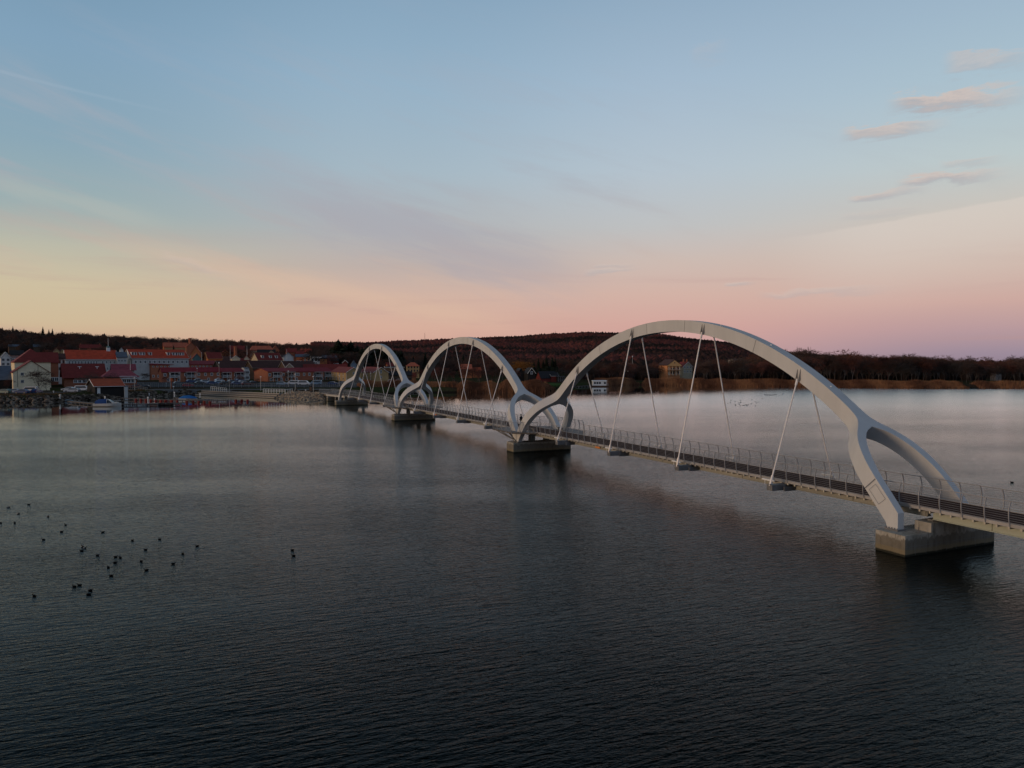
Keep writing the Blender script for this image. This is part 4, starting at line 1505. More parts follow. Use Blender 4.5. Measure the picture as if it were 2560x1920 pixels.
for i in range(4):
    cm = MB()
    x = .7 + i * (Wd - 1.4) / 3
    cm.tube((x, -1.1, zy(936)), (x, -1.1, zy(915.5)), .25, .20, 10)
    cm.box(x - .4, x + .4, -1.5, -.7, zy(938), zy(936))
    cm.build('column', [mat('column_paint', (.62, .50, .36), .7, .08)], mroot)
for i in range(5):
    for (za_, zb2) in ((zy(935), zy(928)), (zy(924), zy(919))):
        x = 1.0 + i * (Wd - 2) / 4
        wm = MB()
        wm.box(x - .45, x + .45, -.06, .02, za_, zb2)
        wo_ = wm.build('window', [M_white], mroot)
        pm = MB()
        pm.box(x - .32, x + .32, -.085, .02, za_ + .12, zb2 - .12)
        pm.build('pane', [M_glass], wo_)
am = MB()
am.tube((Wd / 2, -1.53, zy(907)), (Wd / 2, -1.50, zy(907)), .35, n=10)
am.build('gable_window', [M_glass], mroot)
bm_ = MB()
bm_.box(-.2, Wd + .2, -1.6, -.02, zy(927), zy(926))
for i in range(14):
    x = Wd * i / 13
    bm_.box(x - .04, x + .04, -1.58, -1.52, zy(926), zy(923.5))
bm_.build('balcony', [mat('balcony_brown', (.20, .13, .08), .7, .1)], mroot)
house('villa', 'white-walled annex with red roof right of the yellow mansion', 'house', 445, 1707, 938, 917, 905, None, 1731, 14, 'R', 'beige', 'dark', dep=9, rake=True, chim=[(.1, 0, 1.6), (.6, 0, 1.6)], wins=[WN(.2, .8, 3, 1.5, .9, 1.5), WN(.2, .8, 3, 4.0, .9, 1.5)])

# masts far away
for (x, y0, y1, D, lab) in ((1062, 856, 833, 3300, 'thin radio mast on the distant ridge between the arches'), (1388, 838, 828, 3300, 'faint radio mast on the distant ridge right of the middle arch')):
    P = at(x, y0 + 6, D)
    hgt = (y0 + 6 - y1) / F * D
    m_ = MB()
    for i in range(3):
        a = 2 * pi * i / 3
        m_.tube((cos(a) * 1.3, sin(a) * 1.3, 0), (cos(a) * .7, sin(a) * .7, hgt), .30, .22, 4)
    for k in range(10):
        z = hgt * (k + .5) / 10
        for i in range(3):
            a, b2 = 2 * pi * i / 3, 2 * pi * (i + 1) / 3
            m_.tube((cos(a) * 1.1, sin(a) * 1.1, z), (cos(b2) * 1.1, sin(b2) * 1.1, z + hgt / 10), .15, n=3)
    o = m_.build('radio_mast', [mat('mast_red', (.25, .10, .08), .6, .1)])
    o.location = P
    tag(o, lab, 'radio mast')

# brick chimney in the town
P = at(589, 912, 430)
m_ = MB()
m_.tube((0, 0, -4), (0, 0, 10.2), 1.15, .85, 12)
m_.tube((0, 0, 10.2), (0, 0, 10.6), 1.0, 1.0, 12)
o = m_.build('factory_chimney', [wallm('brickdk')])
o.location = P
tag(o, 'dark brick chimney stack standing in the middle of the town roofs', 'chimney')
P = at(475, 872, 535)
m_ = MB()
m_.tube((0, 0, -6), (0, 0, 7.2), 1.1, .9, 10)
m_.tube((0, 0, 7.2), (0, 0, 7.7), 1.15, 1.15, 10)
o = m_.build('factory_chimney', [wallm('brick')])
o.location = P
tag(o, 'stubby brick chimney rising behind the tiled-roof school-like building', 'chimney')
P = at(820, 958, 330)

# ------------------------------------------------------------------ vehicles
M_tyre = mat('tyre', (.012, .012, .013), .8, .1)
M_lamp = mat('lamp_glass', (.6, .6, .58), .2, .05)
M_tail = mat('tail_lamp', (.35, .02, .02), .3, .05)
PAINT = dict(silver=(.42, .44, .46), white=(.66, .66, .66), black=(.015, .016, .018), blue=(.03, .06, .16), red=(.33, .02, .025), grey=(.12, .125, .13), green=(.12, .19, .17), ltblue=(.25, .34, .42), dkred=(.10, .012, .014))


def paint(k):
    return mat('car_' + k, PAINT[k], .3, .05, 1, metal=.0, spec=.6)


def make_car(kind):
    root = bpy.data.objects.new({'car': 'parked_car', 'van': 'parked_van'}[kind if kind == 'van' else 'car'], None)
    COL.objects.link(root)
    if kind == 'van':
        L, H, W_, bel, prf = 4.9, 1.95, 1.8, 1.05, [(-2.42, .45), (-2.45, 1.05), (-2.40, 1.82), (-2.2, 1.95), (1.0, 1.93), (1.35, 1.75), (1.85, 1.12), (2.35, .92), (2.45, .55), (2.4, .35), (-2.35, .32)]
        win = [(-2.1, 1.15), (-2.0, 1.72), (1.05, 1.70), (1.5, 1.16)]
    elif kind == 'estate':
        L, H, W_, bel, prf = 4.7, 1.48, 1.75, .9, [(-2.33, .45), (-2.35, .92), (-2.2, 1.05), (-1.95, 1.42), (-1.6, 1.48), (.3, 1.46), (.55, 1.38), (1.15, .98), (2.15, .85), (2.34, .62), (2.3, .32), (-2.3, .3)]
        win = [(-2.05, 1.0), (-1.8, 1.36), (.35, 1.36), (.95, .99)]
    else:
        L, H, W_, bel, prf = 4.3, 1.45, 1.72, .9, [(-2.12, .45), (-2.15, .88), (-1.9, .98), (-1.35, 1.38), (-.9, 1.45), (.2, 1.44), (.45, 1.36), (1.05, .96), (1.95, .82), (2.14, .6), (2.1, .32), (-2.1, .3)]
        win = [(-1.65, .98), (-1.2, 1.33), (.25, 1.34), (.85, .97)]
    b = MB()
    n = len(prf)
    def ring(y, k):                    # tumblehome
        return [(x, y * (1 - .16 * max(0, (z - bel)) / (H - bel) * k), z) for x, z in prf]
    w2 = W_ / 2
    b.loft([ring(-w2, 1), ring(-w2 * .6, .9), ring(w2 * .6, .9), ring(w2, 1)])
    b.build('body', [paint('silver')], root, smooth=True)
    g = MB()
    for s in (-1, 1):
        def P(x, z):
            return (x, s * (w2 * (1 - .16 * max(0, (z - bel)) / (H - bel)) + .008), z)
        pl = [P(*p) for p in win]
        g.face(pl if s < 0 else pl[::-1])
    g.build('side_window', [M_glass], root)
    f = MB()
    x0, z0, x1, z1 = win[3][0] + .10, win[3][1], win[2][0] + .12, win[2][1] + .02
    f.face([(x0 + .06, -w2 * .82, z0 + .03), (x0 + .06, w2 * .82, z0 + .03), (x1 + .06, w2 * .7, z1 + .03), (x1 + .06, -w2 * .7, z1 + .03)])
    f.build('windscreen', [M_glass], root)
    for sx in (-1, 1):
        for s in (-1, 1):
            wm = MB()
            x = sx * L * .31
            wm.tube((x, s * (w2 - .2), .32), (x, s * (w2 + .01), .32), .32, n=14)
            wo_ = wm.build('wheel', [M_tyre], root)
            rm = MB()
            rm.tube((x, s * (w2 + .005), .32), (x, s * (w2 + .02), .32), .19, n=10)
            rm.build('rim', [mat('rim', (.3, .3, .31), .4, .1, metal=.5)], wo_)
    for s in (-1, 1):
        lm = MB()
        lm.box(prf[-3][0] - .06 if 0 else L / 2 - .10, L / 2 + .012, s * w2 * .75 - .18, s * w2 * .75 + .18, .60, .76)
        lm.build('headlight', [M_lamp], root)
        lm = MB()
        lm.box(-L / 2 - .012, -L / 2 + .08, s * w2 * .8 - .12, s * w2 * .8 + .12, .62, .9)
        lm.build('tail_light', [M_tail], root)
    return root


PROTO = {}


def car(kind, px, py, D, yaw, colr, label, group=None):
    P = at(px, py, D)
    P.z = max(P.z, tz(P.x, P.y)) if abs(P.z - tz(P.x, P.y)) < .8 else tz(P.x, P.y)
    if kind not in PROTO:
        PROTO[kind] = make_car(kind)
        r = PROTO[kind]
        r.location = P
        r.rotation_euler = (0, 0, radians(yaw))
    else:
        r = dup(PROTO[kind], P, radians(yaw), label)
    cat = 'van' if kind == 'van' else 'car'
    tag(r, label, cat, group)
    for ch in r.children:
        if ch.name.startswith('body'):
            ch.material_slots[0].link = 'OBJECT'
            ch.material_slots[0].material = paint(colr)
    return r


car('estate', 180, 981, 246, 185, 'silver', 'silver estate car parked in front of the two others left of the boathouse')
car('car', 171, 971, 262, 185, 'silver', 'silver hatchback parked behind the estate car left of the boathouse')
car('van', 207, 971, 262, 10, 'white', 'white van standing half behind the boathouse gable')
car('estate', 8, 984, 240, 175, 'green', 'pale green estate car at the left picture edge')
car('car', 33, 983, 244, 190, 'silver', 'silver car with open light bonnet second from the left edge')
car('car', 55, 984, 240, 178, 'blue', 'dark blue saloon in front of the pale van, left car park')
car('van', 75, 981, 248, 182, 'white', 'long white van parked beside the cream warehouse')
car('car', 92, 983, 243, 95, 'blue', 'dark blue car parked nose-on beside the long white van')
car('car', 470, 968, 300, 25, 'red', 'bright red car alone at the front of the big car park')
car('car', 343, 972, 290, 20, 'dkred', 'dark red car parked behind the lamp post by the hall')
car('car', 360, 974, 284, 200, 'black', 'black car right of the dark red one behind the quay rocks')
row = [('car', 447, 962, 312, 'grey'), ('car', 500, 962, 306, 'black'), ('estate', 515, 958, 322, 'silver'), ('car', 530, 961, 310, 'blue'), ('car', 548, 960, 314, 'ltblue'),
       ('estate', 565, 962, 306, 'black'), ('car', 581, 958, 322, 'grey'), ('car', 592, 962, 306, 'blue'), ('car', 607, 959, 318, 'silver'), ('estate', 619, 963, 303, 'dkred'),
       ('car', 635, 961, 308, 'black'), ('car', 478, 957, 326, 'blue'), ('car', 497, 955, 332, 'grey'), ('car', 548, 955, 332, 'white'), ('car', 600, 955, 332, 'blue')]
labs = {'grey': 'dark grey', 'black': 'black', 'silver': 'silver', 'blue': 'dark blue', 'ltblue': 'light blue', 'dkred': 'dark red', 'white': 'white'}
for i, (k, x, y, D, c) in enumerate(row):
    pos = 'front' if D < 325 else 'back'
    nth = ['far left', 'left', 'left of middle', 'middle', 'right of middle', 'right'][min(5, int((x - 440) / 34))]
    car(k, x, y, D, 40 + (i % 3) * 4, c, '%s %s in the %s row of the brick apartments car park, %s' % (labs[c], 'estate car' if k == 'estate' else 'car', pos, nth), 'cars in the big car park')
car('estate', 706, 963, 312, 8, 'ltblue', 'light blue-grey car left of the white vans')
car('van', 733, 962, 316, 185, 'white', 'white van right of the light blue-grey car', 'vans near the rock pile')
car('van', 760, 963, 312, 5, 'white', 'white minibus between the two other pale vans', 'vans near the rock pile')
car('van', 790, 962, 316, 182, 'ltblue', 'pale blue box van behind the lamp post', 'vans near the rock pile')
car('car', 832, 962, 318, 5, 'blue', 'dark blue car right of the pale blue van')
car('car', 858, 962, 322, 5, 'grey', 'grey car left of the far arch')
car('car', 1000, 955, 350, 5, 'silver', 'silver car seen through the far arch by the yellow-walled apartments')
car('estate', 982, 957, 345, 5, 'white', 'white estate car seen through the far arch beside the silver car')
# ------------------------------------------------------------------ poles, lamps, fences
M_pole = mat('galvanised', (.42, .43, .43), .45, .1, metal=.3)
lampP = None
for (x, yb, yt, D, lab, wood) in [
    (434, 986, 943, 262, 'street lamp with white head at the quay right of the red pole', 0), (573.5, 980, 938, 268, 'street lamp in front of the low brick row by the white ramp railing', 0),
    (652, 979, 944, 268, 'street lamp before the orange brick gable', 0), (783.5, 983, 944, 258, 'street lamp at the rock pile', 0),
    (738, 975, 935, 275, 'street lamp beside the two people', 0), (337, 985, 951, 262, 'street lamp right of the boathouse', 0),
    (241, 953, 931, 285, 'low street lamp in front of the market hall roof', 0), (493, 950, 912, 330, 'street lamp rising above the car park cars', 0),
    (426, 975, 938, 285, 'street lamp left of the red pole', 0), (548, 960, 905, 320, 'tall lamp mast before the dark brown roofs', 0),
    (416, 968, 958, 300, 'short lamp post by the car park entrance', 0), (721, 955, 915, 300, 'tall lamp mast in front of the white gable', 0),
    (848, 965, 938, 310, 'lamp post left of the far arch', 0), (927, 962, 932, 320, 'lamp post inside the far arch', 0)]:
    P = at(x, yb, D)
    g = tz(P.x, P.y)
    hgt = (yb - yt) / F * D
    P.z = g
    if lampP is None:
        lampP = empty('street_lamp', P, 0, lab, 'street lamp', 'street lamps of the waterfront')
        m_ = MB()
        m_.tube((0, 0, -.3), (0, 0, 1), .085, .05, 8)
        m_.build('post', [M_pole], lampP)
        m_ = MB()
        m_.tube((0, 0, .96), (0, 0, 1.0), .22, .30, 10)
        m_.tube((0, 0, 1.0), (0, 0, 1.025), .30, .05, 10)
        m_.build('lamp_head', [M_white], lampP)
        lampP.scale = (1, 1, hgt)
    else:
        dup(lampP, P, 0, lab, 'street lamps of the waterfront', (1, 1, hgt))
flag = None
for (x, yb, yt, D, lab) in [(326, 935, 901, 300, 'white flagpole before the white-gabled building'), (504.5, 900, 880.5, 420, 'white flagpole by the teal gable'),
                            (575.5, 893, 863, 430, 'tall white flagpole left of the brick chimney stack'), (617.5, 882, 864, 470, 'white flagpole left of the tile-roofed villa'),
                            (717, 900, 874, 440, 'slim white flagpole in front of the pale blue gable'), (866, 960, 934, 345, 'white flagpole by the yellow-walled gable')]:
    P = at(x, yb, D)
    hgt = (yb - yt) / F * D
    if flag is None:
        m_ = MB()
        m_.tube((0, 0, -.5), (0, 0, 1), .11, .05, 8)
        m_.ball((0, 0, 1.005), .12, .12, .012, 6, 4)
        flag = m_.build('flagpole', [M_white])
        o = flag
    else:
        o = flag.copy()
        COL.objects.link(o)
    o.location = P
    o.scale = (1, 1, hgt)
    tag(o, lab, 'flagpole', 'white flagpoles')

P = at(428.5, 968, 285)
P.z = tz(P.x, P.y)
m_ = MB()
m_.tube((0, 0, 0), (0, 0, 3.6), .09, .09, 8)
m_.box(-.5, .5, -.04, .04, 3.0, 3.9)
o = m_.build('sign_post', [mat('red_orange', (.45, .10, .03), .6, .1)])
o.location = P
tag(o, 'orange-red sign post on the quay left of the white-headed lamp', 'sign post')


def fence(name, label, cat, pts, h, post_step, rails, material, zoff=0.0, r=.035, picket=0):
    root = empty(name, pts[0], 0, label, cat)
    b0 = Vector(pts[0])
    m_ = MB()
    q = MB()
    for a, b in zip(pts[:-1], pts[1:]):
        a, b = Vector(a) - b0, Vector(b) - b0
        L = (b - a).length
        for k in rails:
            m_.tube(a + Vector((0, 0, h * k)), b + Vector((0, 0, h * k)), r, n=5)
        n = max(1, int(L / post_step))
        for i in range(n + 1):
            p = a + (b - a) * i / n
            q.tube(p + Vector((0, 0, -.3)), p + Vector((0, 0, h)), r * 1.3, n=5)
        if picket:
            n = int(L / picket)
            for i in range(n):
                p = a + (b - a) * i / n
                m_.tube(p + Vector((0, 0, .1)), p + Vector((0, 0, h)), r * .6, n=4, cap=False)
    m_.build('rail', [material], root)
    q.build('post', [material], root)
    return root


def g3(x, y, z):
    p = gp(x, y, z)
    return (p.x, p.y, z)


fence('railing_fence', 'white railing stepping down along the quay ramp, left one', 'railing', [(-110.5, 274, 1.95), (-102.5, 268.5, 1.5)], 1.25, 1.2, (1, .55), M_white, r=.05)
fence('railing_fence', 'white bar railing beside the stairs between quay and rock pile', 'railing', [g3(658, 981, 2.0), g3(712, 982, 2.0)], 1.2, 1.0, (1, .6, .3), M_white, r=.05)
fence('railing_fence', 'open white post rail left of the two people on the quay', 'railing', [g3(714, 983, 1.9), g3(731, 981, 1.9)], 1.25, 1.6, (1,), M_white, r=.05)
fence('wire_fence', 'long wire fence along the front edge of the car park', 'fence', [(-151, 294, 2.2), (-118, 293, 2.2), (-88, 292, 2.2), (-70, 300, 2.2), (-64, 320, 2.4)], 1.6, 3.0, (1, .5), M_pole, r=.025, picket=.8)
fence('wire_fence', 'low wire fence on the left quay behind the rocks', 'fence', [(-128, 262, 2.0), (-138, 275, 2.1), (-152, 290, 2.2)], 1.1, 2.5, (1, .5), M_pole, r=.03)


# asphalt and quay surfaces
def sheet(name, poly, z, material):
    m_ = MB()
    m_.prism(poly, z - .35, z)
    o = m_.build(name, [material])
    o['kind'] = 'structure'
    return o


def drape(name, poly_fn, xr, yr, material, step=3.0, lift=.035):
    xs = np.arange(xr[0], xr[1], step)
    ys = np.arange(yr[0], yr[1], step)
    V, idx, Fs = [], {}, []
    for j, y in enumerate(ys):
        for i, x in enumerate(xs):
            idx[i, j] = len(V)
            V.append((x, y, 0))
    V = np.array(V)
    Z = terrain(V[:, 0], V[:, 1])
    # stay above the coarser ground between its grid points
    V[:, 2] = Z + lift
    for j in range(len(ys) - 1):
        for i in range(len(xs) - 1):
            if poly_fn(xs[i] + step / 2, ys[j] + step / 2):
                Fs.append((idx[i, j], idx[i + 1, j], idx[i + 1, j + 1], idx[i, j + 1]))
    return np_obj(name, V, Fs, [material], kind='structure')


drape('car_park', lambda x, y: y > 296 - .0 and y < 344 and -165 + (y - 296) * -.35 < x < -62 - (y - 300) * .1, (-200, -50), (290, 350), M_asph, 2.0, .06)
drape('quay_road', lambda x, y: 272 < y - (x + 100) * .08 < 283 and -160 < x < -66, (-170, -60), (260, 296), mat('paved', (.12, .115, .11), .85, .2, .5, spec=.02), 1.5, .05)
drape('left_car_park', lambda x, y: 233 < y < 256 and -220 < x < -143 and y > 233 + (x + 170) * .1, (-224, -140), (230, 262), mat('gravel', (.085, .078, .070), .9, .25, .6, spec=.02), 1.5, .05)
drape('lawn', lambda x, y: 306 < y < 360 and -3 < x < 30 and shore_sd([x], [y])[0] > 2.5 and x > 8, (-10, 34), (302, 366), mat('lawn_green', (.05, .10, .022), .9, .25, .8, spec=.02), 1.5, .05)
drape('shore_path', lambda x, y: abs(y - (252 + (x + 70) * .9)) < 2.2 and -72 < x < -40 and shore_sd([x], [y])[0] > 3, (-76, -36), (246, 300), MATS['paved'], 1.0, .05)

# stepped wooden quay
qa = MB()
for k, (off, z) in enumerate(((0, .42), (2.6, .95), (5.2, 1.5))):
    a0, b0 = Vector((-115.5, 272.5 + off, 0)), Vector((-79.5, 250 + off, 0))
    d = (b0 - a0).normalized()
    nn = Vector((-d.y, d.x, 0))
    p = [a0, b0, b0 + nn * 3.0, a0 + nn * 3.0]
    qa.hexa([(q.x, q.y, z - .35 - k * .4) for q in p] + [(q.x, q.y, z) for q in p])
    p = [a0 - nn * .12, b0 - nn * .12, b0 - nn * .003, a0 - nn * .003]
    qa.hexa([(q.x, q.y, z - .26) for q in p] + [(q.x, q.y, z + .03) for q in p], 1)
o = qa.build('stepped_quay', [mat('quay_planks', (.16, .145, .13), .85, .2, .8), mat('quay_edge', (.36, .32, .26), .8, .15)])
tag(o, 'long low stepped timber quay with pale edges on the water left of the rock pile', 'quay')

# jetties
M_plank = mat('jetty_planks', (.13, .11, .095), .85, .25, 1.0)


def jetty(label, pts, w, z=.55):
    root = empty('jetty', (pts[0][0], pts[0][1], 0), 0, label, 'jetty')
    m_, q = MB(), MB()
    o = Vector((pts[0][0], pts[0][1], 0))
    for a, b in zip(pts[:-1], pts[1:]):
        a, b = Vector((a[0], a[1], 0)) - o, Vector((b[0], b[1], 0)) - o
        d = (b - a).normalized()
        nn = Vector((-d.y, d.x, 0)) * w / 2
        c = [a - nn, b - nn, b + nn, a + nn]
        m_.hexa([(p.x, p.y, z - .22) for p in c] + [(p.x, p.y, z) for p in c])
        n = max(1, int((b - a).length / 2.6))
        for i in range(n + 1):
            p = a + (b - a) * i / n
            for s in (-1, 1):
                t_ = p + nn * s * .98
                q.tube((t_.x, t_.y, -1.5), (t_.x, t_.y, z - .05), .14, n=7)
    m_.build('walkway', [M_plank], root)
    q.build('pile', [M_dark], root)
    return root


jetty('weathered jetty running from the left rocks past the blue-covered boat', [(-131, 222), (-113.5, 207.5), (-102.5, 209.5), (-94, 212)], 1.7)
jetty('low jetty behind the first row of red mooring drums', [(-127, 243), (-109, 232.5), (-96, 229)], 1.4)
jetty('outer jetty carrying the second row of red mooring drums', [(-110, 244), (-93.5, 229), (-87.5, 229.5)], 1.4)
jetty('floating platform with white post right of the boat', [(-104.5, 215.5), (-97.5, 216.5)], 2.6, .35)

# dark tyre fenders on the jetty
for i, x in enumerate((405, 416, 424, 396)):
    P = gp(x, 1014, 0)
    m_ = MB()
    m_.ball((0, 0, .3), .8, .55, .45, 9, 6)
    m_.tube((-.5, -.2, .2), (.5, -.2, .55), .25, n=8)
    o = m_.build('fender', [M_black])
    o.location = P + Vector((0, .8, 0))
    tag(o, 'black rubber fender floating at the low jetty left of the open water', 'fender', 'black fenders by the jetty')

# red mooring drums
M_red = mat('drum_red', (.20, .016, .013), .5, .15)
drum = None
rows_ = [('first row of red drums behind the boat jetty, left to right', [(340, 1002), (352.5, 1002.5), (365, 1003), (377, 1004), (389.5, 1005), (401.5, 1005), (414, 1005.5), (428, 1006)], 'red drums in the first row'),
         ('second row of red drums on the outer jetty', [(403, 1006), (416, 1005.5), (430, 1006), (443, 1006), (467, 1008), (483, 1007.5), (497, 1008), (511, 1008), (525, 1009)], 'red drums in the second row'),
         ('red mooring drum floating alone off the jetty end', [(590, 1004.5), (604.5, 1004), (619, 1004.5)], 'three lone red drums')]
nth = ['leftmost', 'second', 'third', 'fourth', 'fifth', 'sixth', 'seventh', 'eighth', 'ninth']
for (base, pts, grp) in rows_:
    for i, (x, y) in enumerate(pts):
        P = gp(x, y, 0)
        if drum is None:
            drum = empty('mooring_drum', P, 0, 'x', 'mooring drum', grp)
            m_ = MB()
            m_.loft([[(r * cos(2 * pi * k / 12), r * sin(2 * pi * k / 12), z) for k in range(12)] for r, z in ((.42, -.3), (.5, 0), (.52, .5), (.5, .95), (.40, 1.05))])
            m_.build('drum', [M_red], drum, smooth=True)
            m_ = MB()
            m_.tube((0, 0, 1.0), (0, 0, 1.25), .06, n=6)
            m_.build('mooring_ring', [M_dark], drum)
            o = drum
        else:
            o = dup(drum, P, random.random() * 3, 'x', grp)
        o.scale = (.72, .72, .68)
        if grp.startswith('three'):
            o['label'] = ['left', 'middle', 'right'][i] + ' one of three lone red mooring drums floating off the jetty end'
        else:
            o['label'] = '%s red mooring drum from the left in the %s' % (nth[i], 'row behind the boat jetty' if 'first' in grp else 'row along the outer jetty')
# white service posts
post = None
for (x, y, D, hh, lab) in [(262.5, 1004, 213, 1.5, 'white service post behind the blue boat cover'), (370, 1011, 216, 2.2, 'white service post on the floating platform'),
                           (436, 992, 240, 1.6, 'white post on the rocks left of the blue tarpaulin'), (500, 995, 247, 1.5, 'white post at the left end of the stepped quay'),
                           (373, 989, 252, .9, 'small white post behind the first red drums'), (150, 997, 228, 1.3, 'red and white post at the foot of the left rocks'),
                           (134, 984, 243, .9, 'small white post on the grass left of the boathouse'), (764, 982, 252, 1.1, 'pale cabinet post on top of the rock pile'),
                           (386, 1001, 232, .7, 'short white post between the red drums')]:
    P = at(x, y, D)
    if post is None:
        m_ = MB()
        m_.tube((0, 0, 0), (0, 0, .85), .12, .12, 8)
        m_.box(-.17, .17, -.17, .17, .8, 1.0)
        post = m_.build('service_post', [M_white])
        o = post
    else:
        o = post.copy()
        COL.objects.link(o)
    o.location = P
    o.scale = (1, 1, hh)
    tag(o, lab, 'post', 'white quay posts')
P = at(777, 983, 256)
m_ = MB()
m_.box(-.5, .5, -.25, .25, 0, 2.3)
m_.box(-.55, .55, -.3, .3, 2.3, 2.42)
m_.box(-.4, .4, -.27, -.25, .7, 2.1, 1)
o = m_.build('information_board', [M_black, MATS['wall_brown'] if 'wall_brown' in MATS else M_dark])
o.location = P
tag(o, 'dark upright information board near the bridge landing', 'information board')
person(Vector(at(733, 983, 254)), 0.4, 'person in dark clothes, left one of two standing above the rock pile', M_coat)
person(Vector(at(741, 983, 254)), 2.4, 'person in brown-black clothes, right one of two standing above the rock pile', M_coat2)

# ------------------------------------------------------------------ boats
def hull(L, W_, H, n=9, bow=1.0):
    rings = []
    for i in range(n):
        t = i / (n - 1)
        x = -L / 2 + L * t
        w = W_ / 2 * (1 - max(0, (t - .45) / .55) ** 2.2 * .97)
        sheer = H * (1 + .25 * t * t)
        rings.append([(x, -w, sheer), (x, -w * .92, H * .25), (x, -w * .45, -H * .25), (x, w * .45, -H * .25), (x, w * .92, H * .25), (x, w, sheer)])
    return rings


P = gp(270, 1016.5, 0)
br = empty('motor_boat', P, radians(6), 'white motor boat with a blue canopy moored at the left jetty', 'boat', None)
m_ = MB()
m_.loft(hull(7.0, 2.4, .85))
m_.build('hull', [mat('boat_hull', (.55, .53, .48), .4, .08)], br, smooth=True)
m_ = MB()
m_.loft([[(x, -w, .86), (x, -w * .9, z * .75 + .25), (x, -w * .5, z), (x, w * .5, z), (x, w * .9, z * .75 + .25), (x, w, .86)] for x, w, z in ((-3.0, 1.05, 1.6), (-2.2, 1.12, 2.0), (-.6, 1.12, 2.1), (.0, 1.05, 1.95))])
m_.build('canopy', [mat('canvas_blue', (.015, .06, .20), .8, .2)], br, smooth=True)
m_ = MB()
m_.hexa([(0, -1.0, .86), (1.5, -.85, .95), (1.5, .85, .95), (0, 1.0, .86), (0, -.9, 1.95), (.7, -.75, 1.75), (.7, .75, 1.75), (0, .9, 1.95)])
m_.build('windscreen', [M_glass], br)
m_ = MB()
m_.tube((0, -.95, .9), (.05, -.9, 1.98), .05, n=5)
m_.tube((0.05, -.9, 1.98), (.75, -.75, 1.78), .05, n=5)
m_.tube((.75, -.75, 1.78), (1.55, -.85, .95), .05, n=5)
m_.path([(1.6, -1.0, 1.5), (3.0, -.5, 1.65), (3.4, 0, 1.7)], .035, 5)
m_.tube((1.6, -1.0, .9), (1.6, -1.0, 1.5), .03, n=5)
m_.tube((2.6, -.65, .95), (2.6, -.65, 1.6), .03, n=5)
m_.build('rail', [M_white], br)
m_ = MB()
m_.box(.3, 2.6, -.7, .7, .9, 1.2)
m_.build('cabin', [MATS['boat_hull']], br)

P = gp(471, 1000.5, 0)
br = empty('covered_boat', P, radians(4), 'small boat under a bright blue tarpaulin at the outer jetty', 'boat')
m_ = MB()
m_.loft(hull(5.6, 2.0, .6))
m_.build('hull', [MATS['boat_hull']], br, smooth=True)
m_ = MB()
m_.loft([[(x, -w, .62), (x, -w * .6, z * .8), (x, 0, z), (x, w * .6, z * .8), (x, w, .62)] for x, w, z in ((-2.8, .9, .9), (-1.5, 1.08, 1.45), (.3, 1.05, 1.6), (1.7, .8, 1.25), (2.7, .15, .85))])
m_.build('tarpaulin', [mat('tarp_blue', (.02, .13, .36), .6, .15)], br, smooth=True)
P = gp(167, 1003.5, 0)
m_ = MB()
m_.loft(hull(4.0, 1.5, .4))
m_.ball((-.3, 0, .4), 1.2, .5, .25, 8, 5)
o = m_.build('dinghy', [mat('dinghy_paint', (.25, .30, .32), .5, .1)], smooth=True)
o.location = P
tag(o, 'small pale grey-blue dinghy lying below the left rocks', 'boat')

# house boat at the far reeds
P = gp(1498, 966.5, 0)
hb = empty('house_boat', P, radians(4), 'white cabin houseboat with dark windows moored at the far reed bed', 'houseboat')
m_ = MB()
m_.box(-3.9, 4.4, -1.6, 1.6, -.3, .55)
m_.build('pontoon', [mat('brown_hull', (.10, .055, .035), .8, .2)], hb)
m_ = MB()
m_.box(-3.4, 3.4, -1.35, 1.35, .55, 2.75)
m_.build('cabin', [M_white], hb)
m_ = MB()
m_.hexa([(-3.8, -1.6, 2.75), (3.8, -1.6, 2.75), (3.8, 1.6, 2.75), (-3.8, 1.6, 2.75), (-3.4, -.9, 3.2), (3.4, -.9, 3.2), (3.4, .9, 3.2), (-3.4, .9, 3.2)])
m_.build('roof', [M_white], hb)
for k in range(5):
    if k == 3:
        continue
    w_ = MB()
    x = -2.9 + k * 1.25
    w_.box(x, x + .95, -1.40, -1.30, 1.35, 2.35)
    w_.build('window', [M_glass], hb)
m_ = MB()
m_.path([(4.3, -1.5, 1.5), (4.3, 1.5, 1.5)], .04)
for y in (-1.5, 0, 1.5):
    m_.tube((4.3, y, .5), (4.3, y, 1.5), .04, n=5)
m_.tube((4.0, -1.4, .5), (4.0, -1.4, 3.6), .05, n=5)
m_.build('rail', [M_pole], hb)
jetty('small dark landing stage beside the houseboat', [(gp(1443, 968.5, 0).x, gp(1443, 968.5, 0).y), (gp(1474, 967, 0).x, gp(1474, 967, 0).y)], 1.5, .6)
jetty('low plank landing stage on the bank behind the middle arch', [(-52, 291), (-36, 292.5)], 1.8, .5)

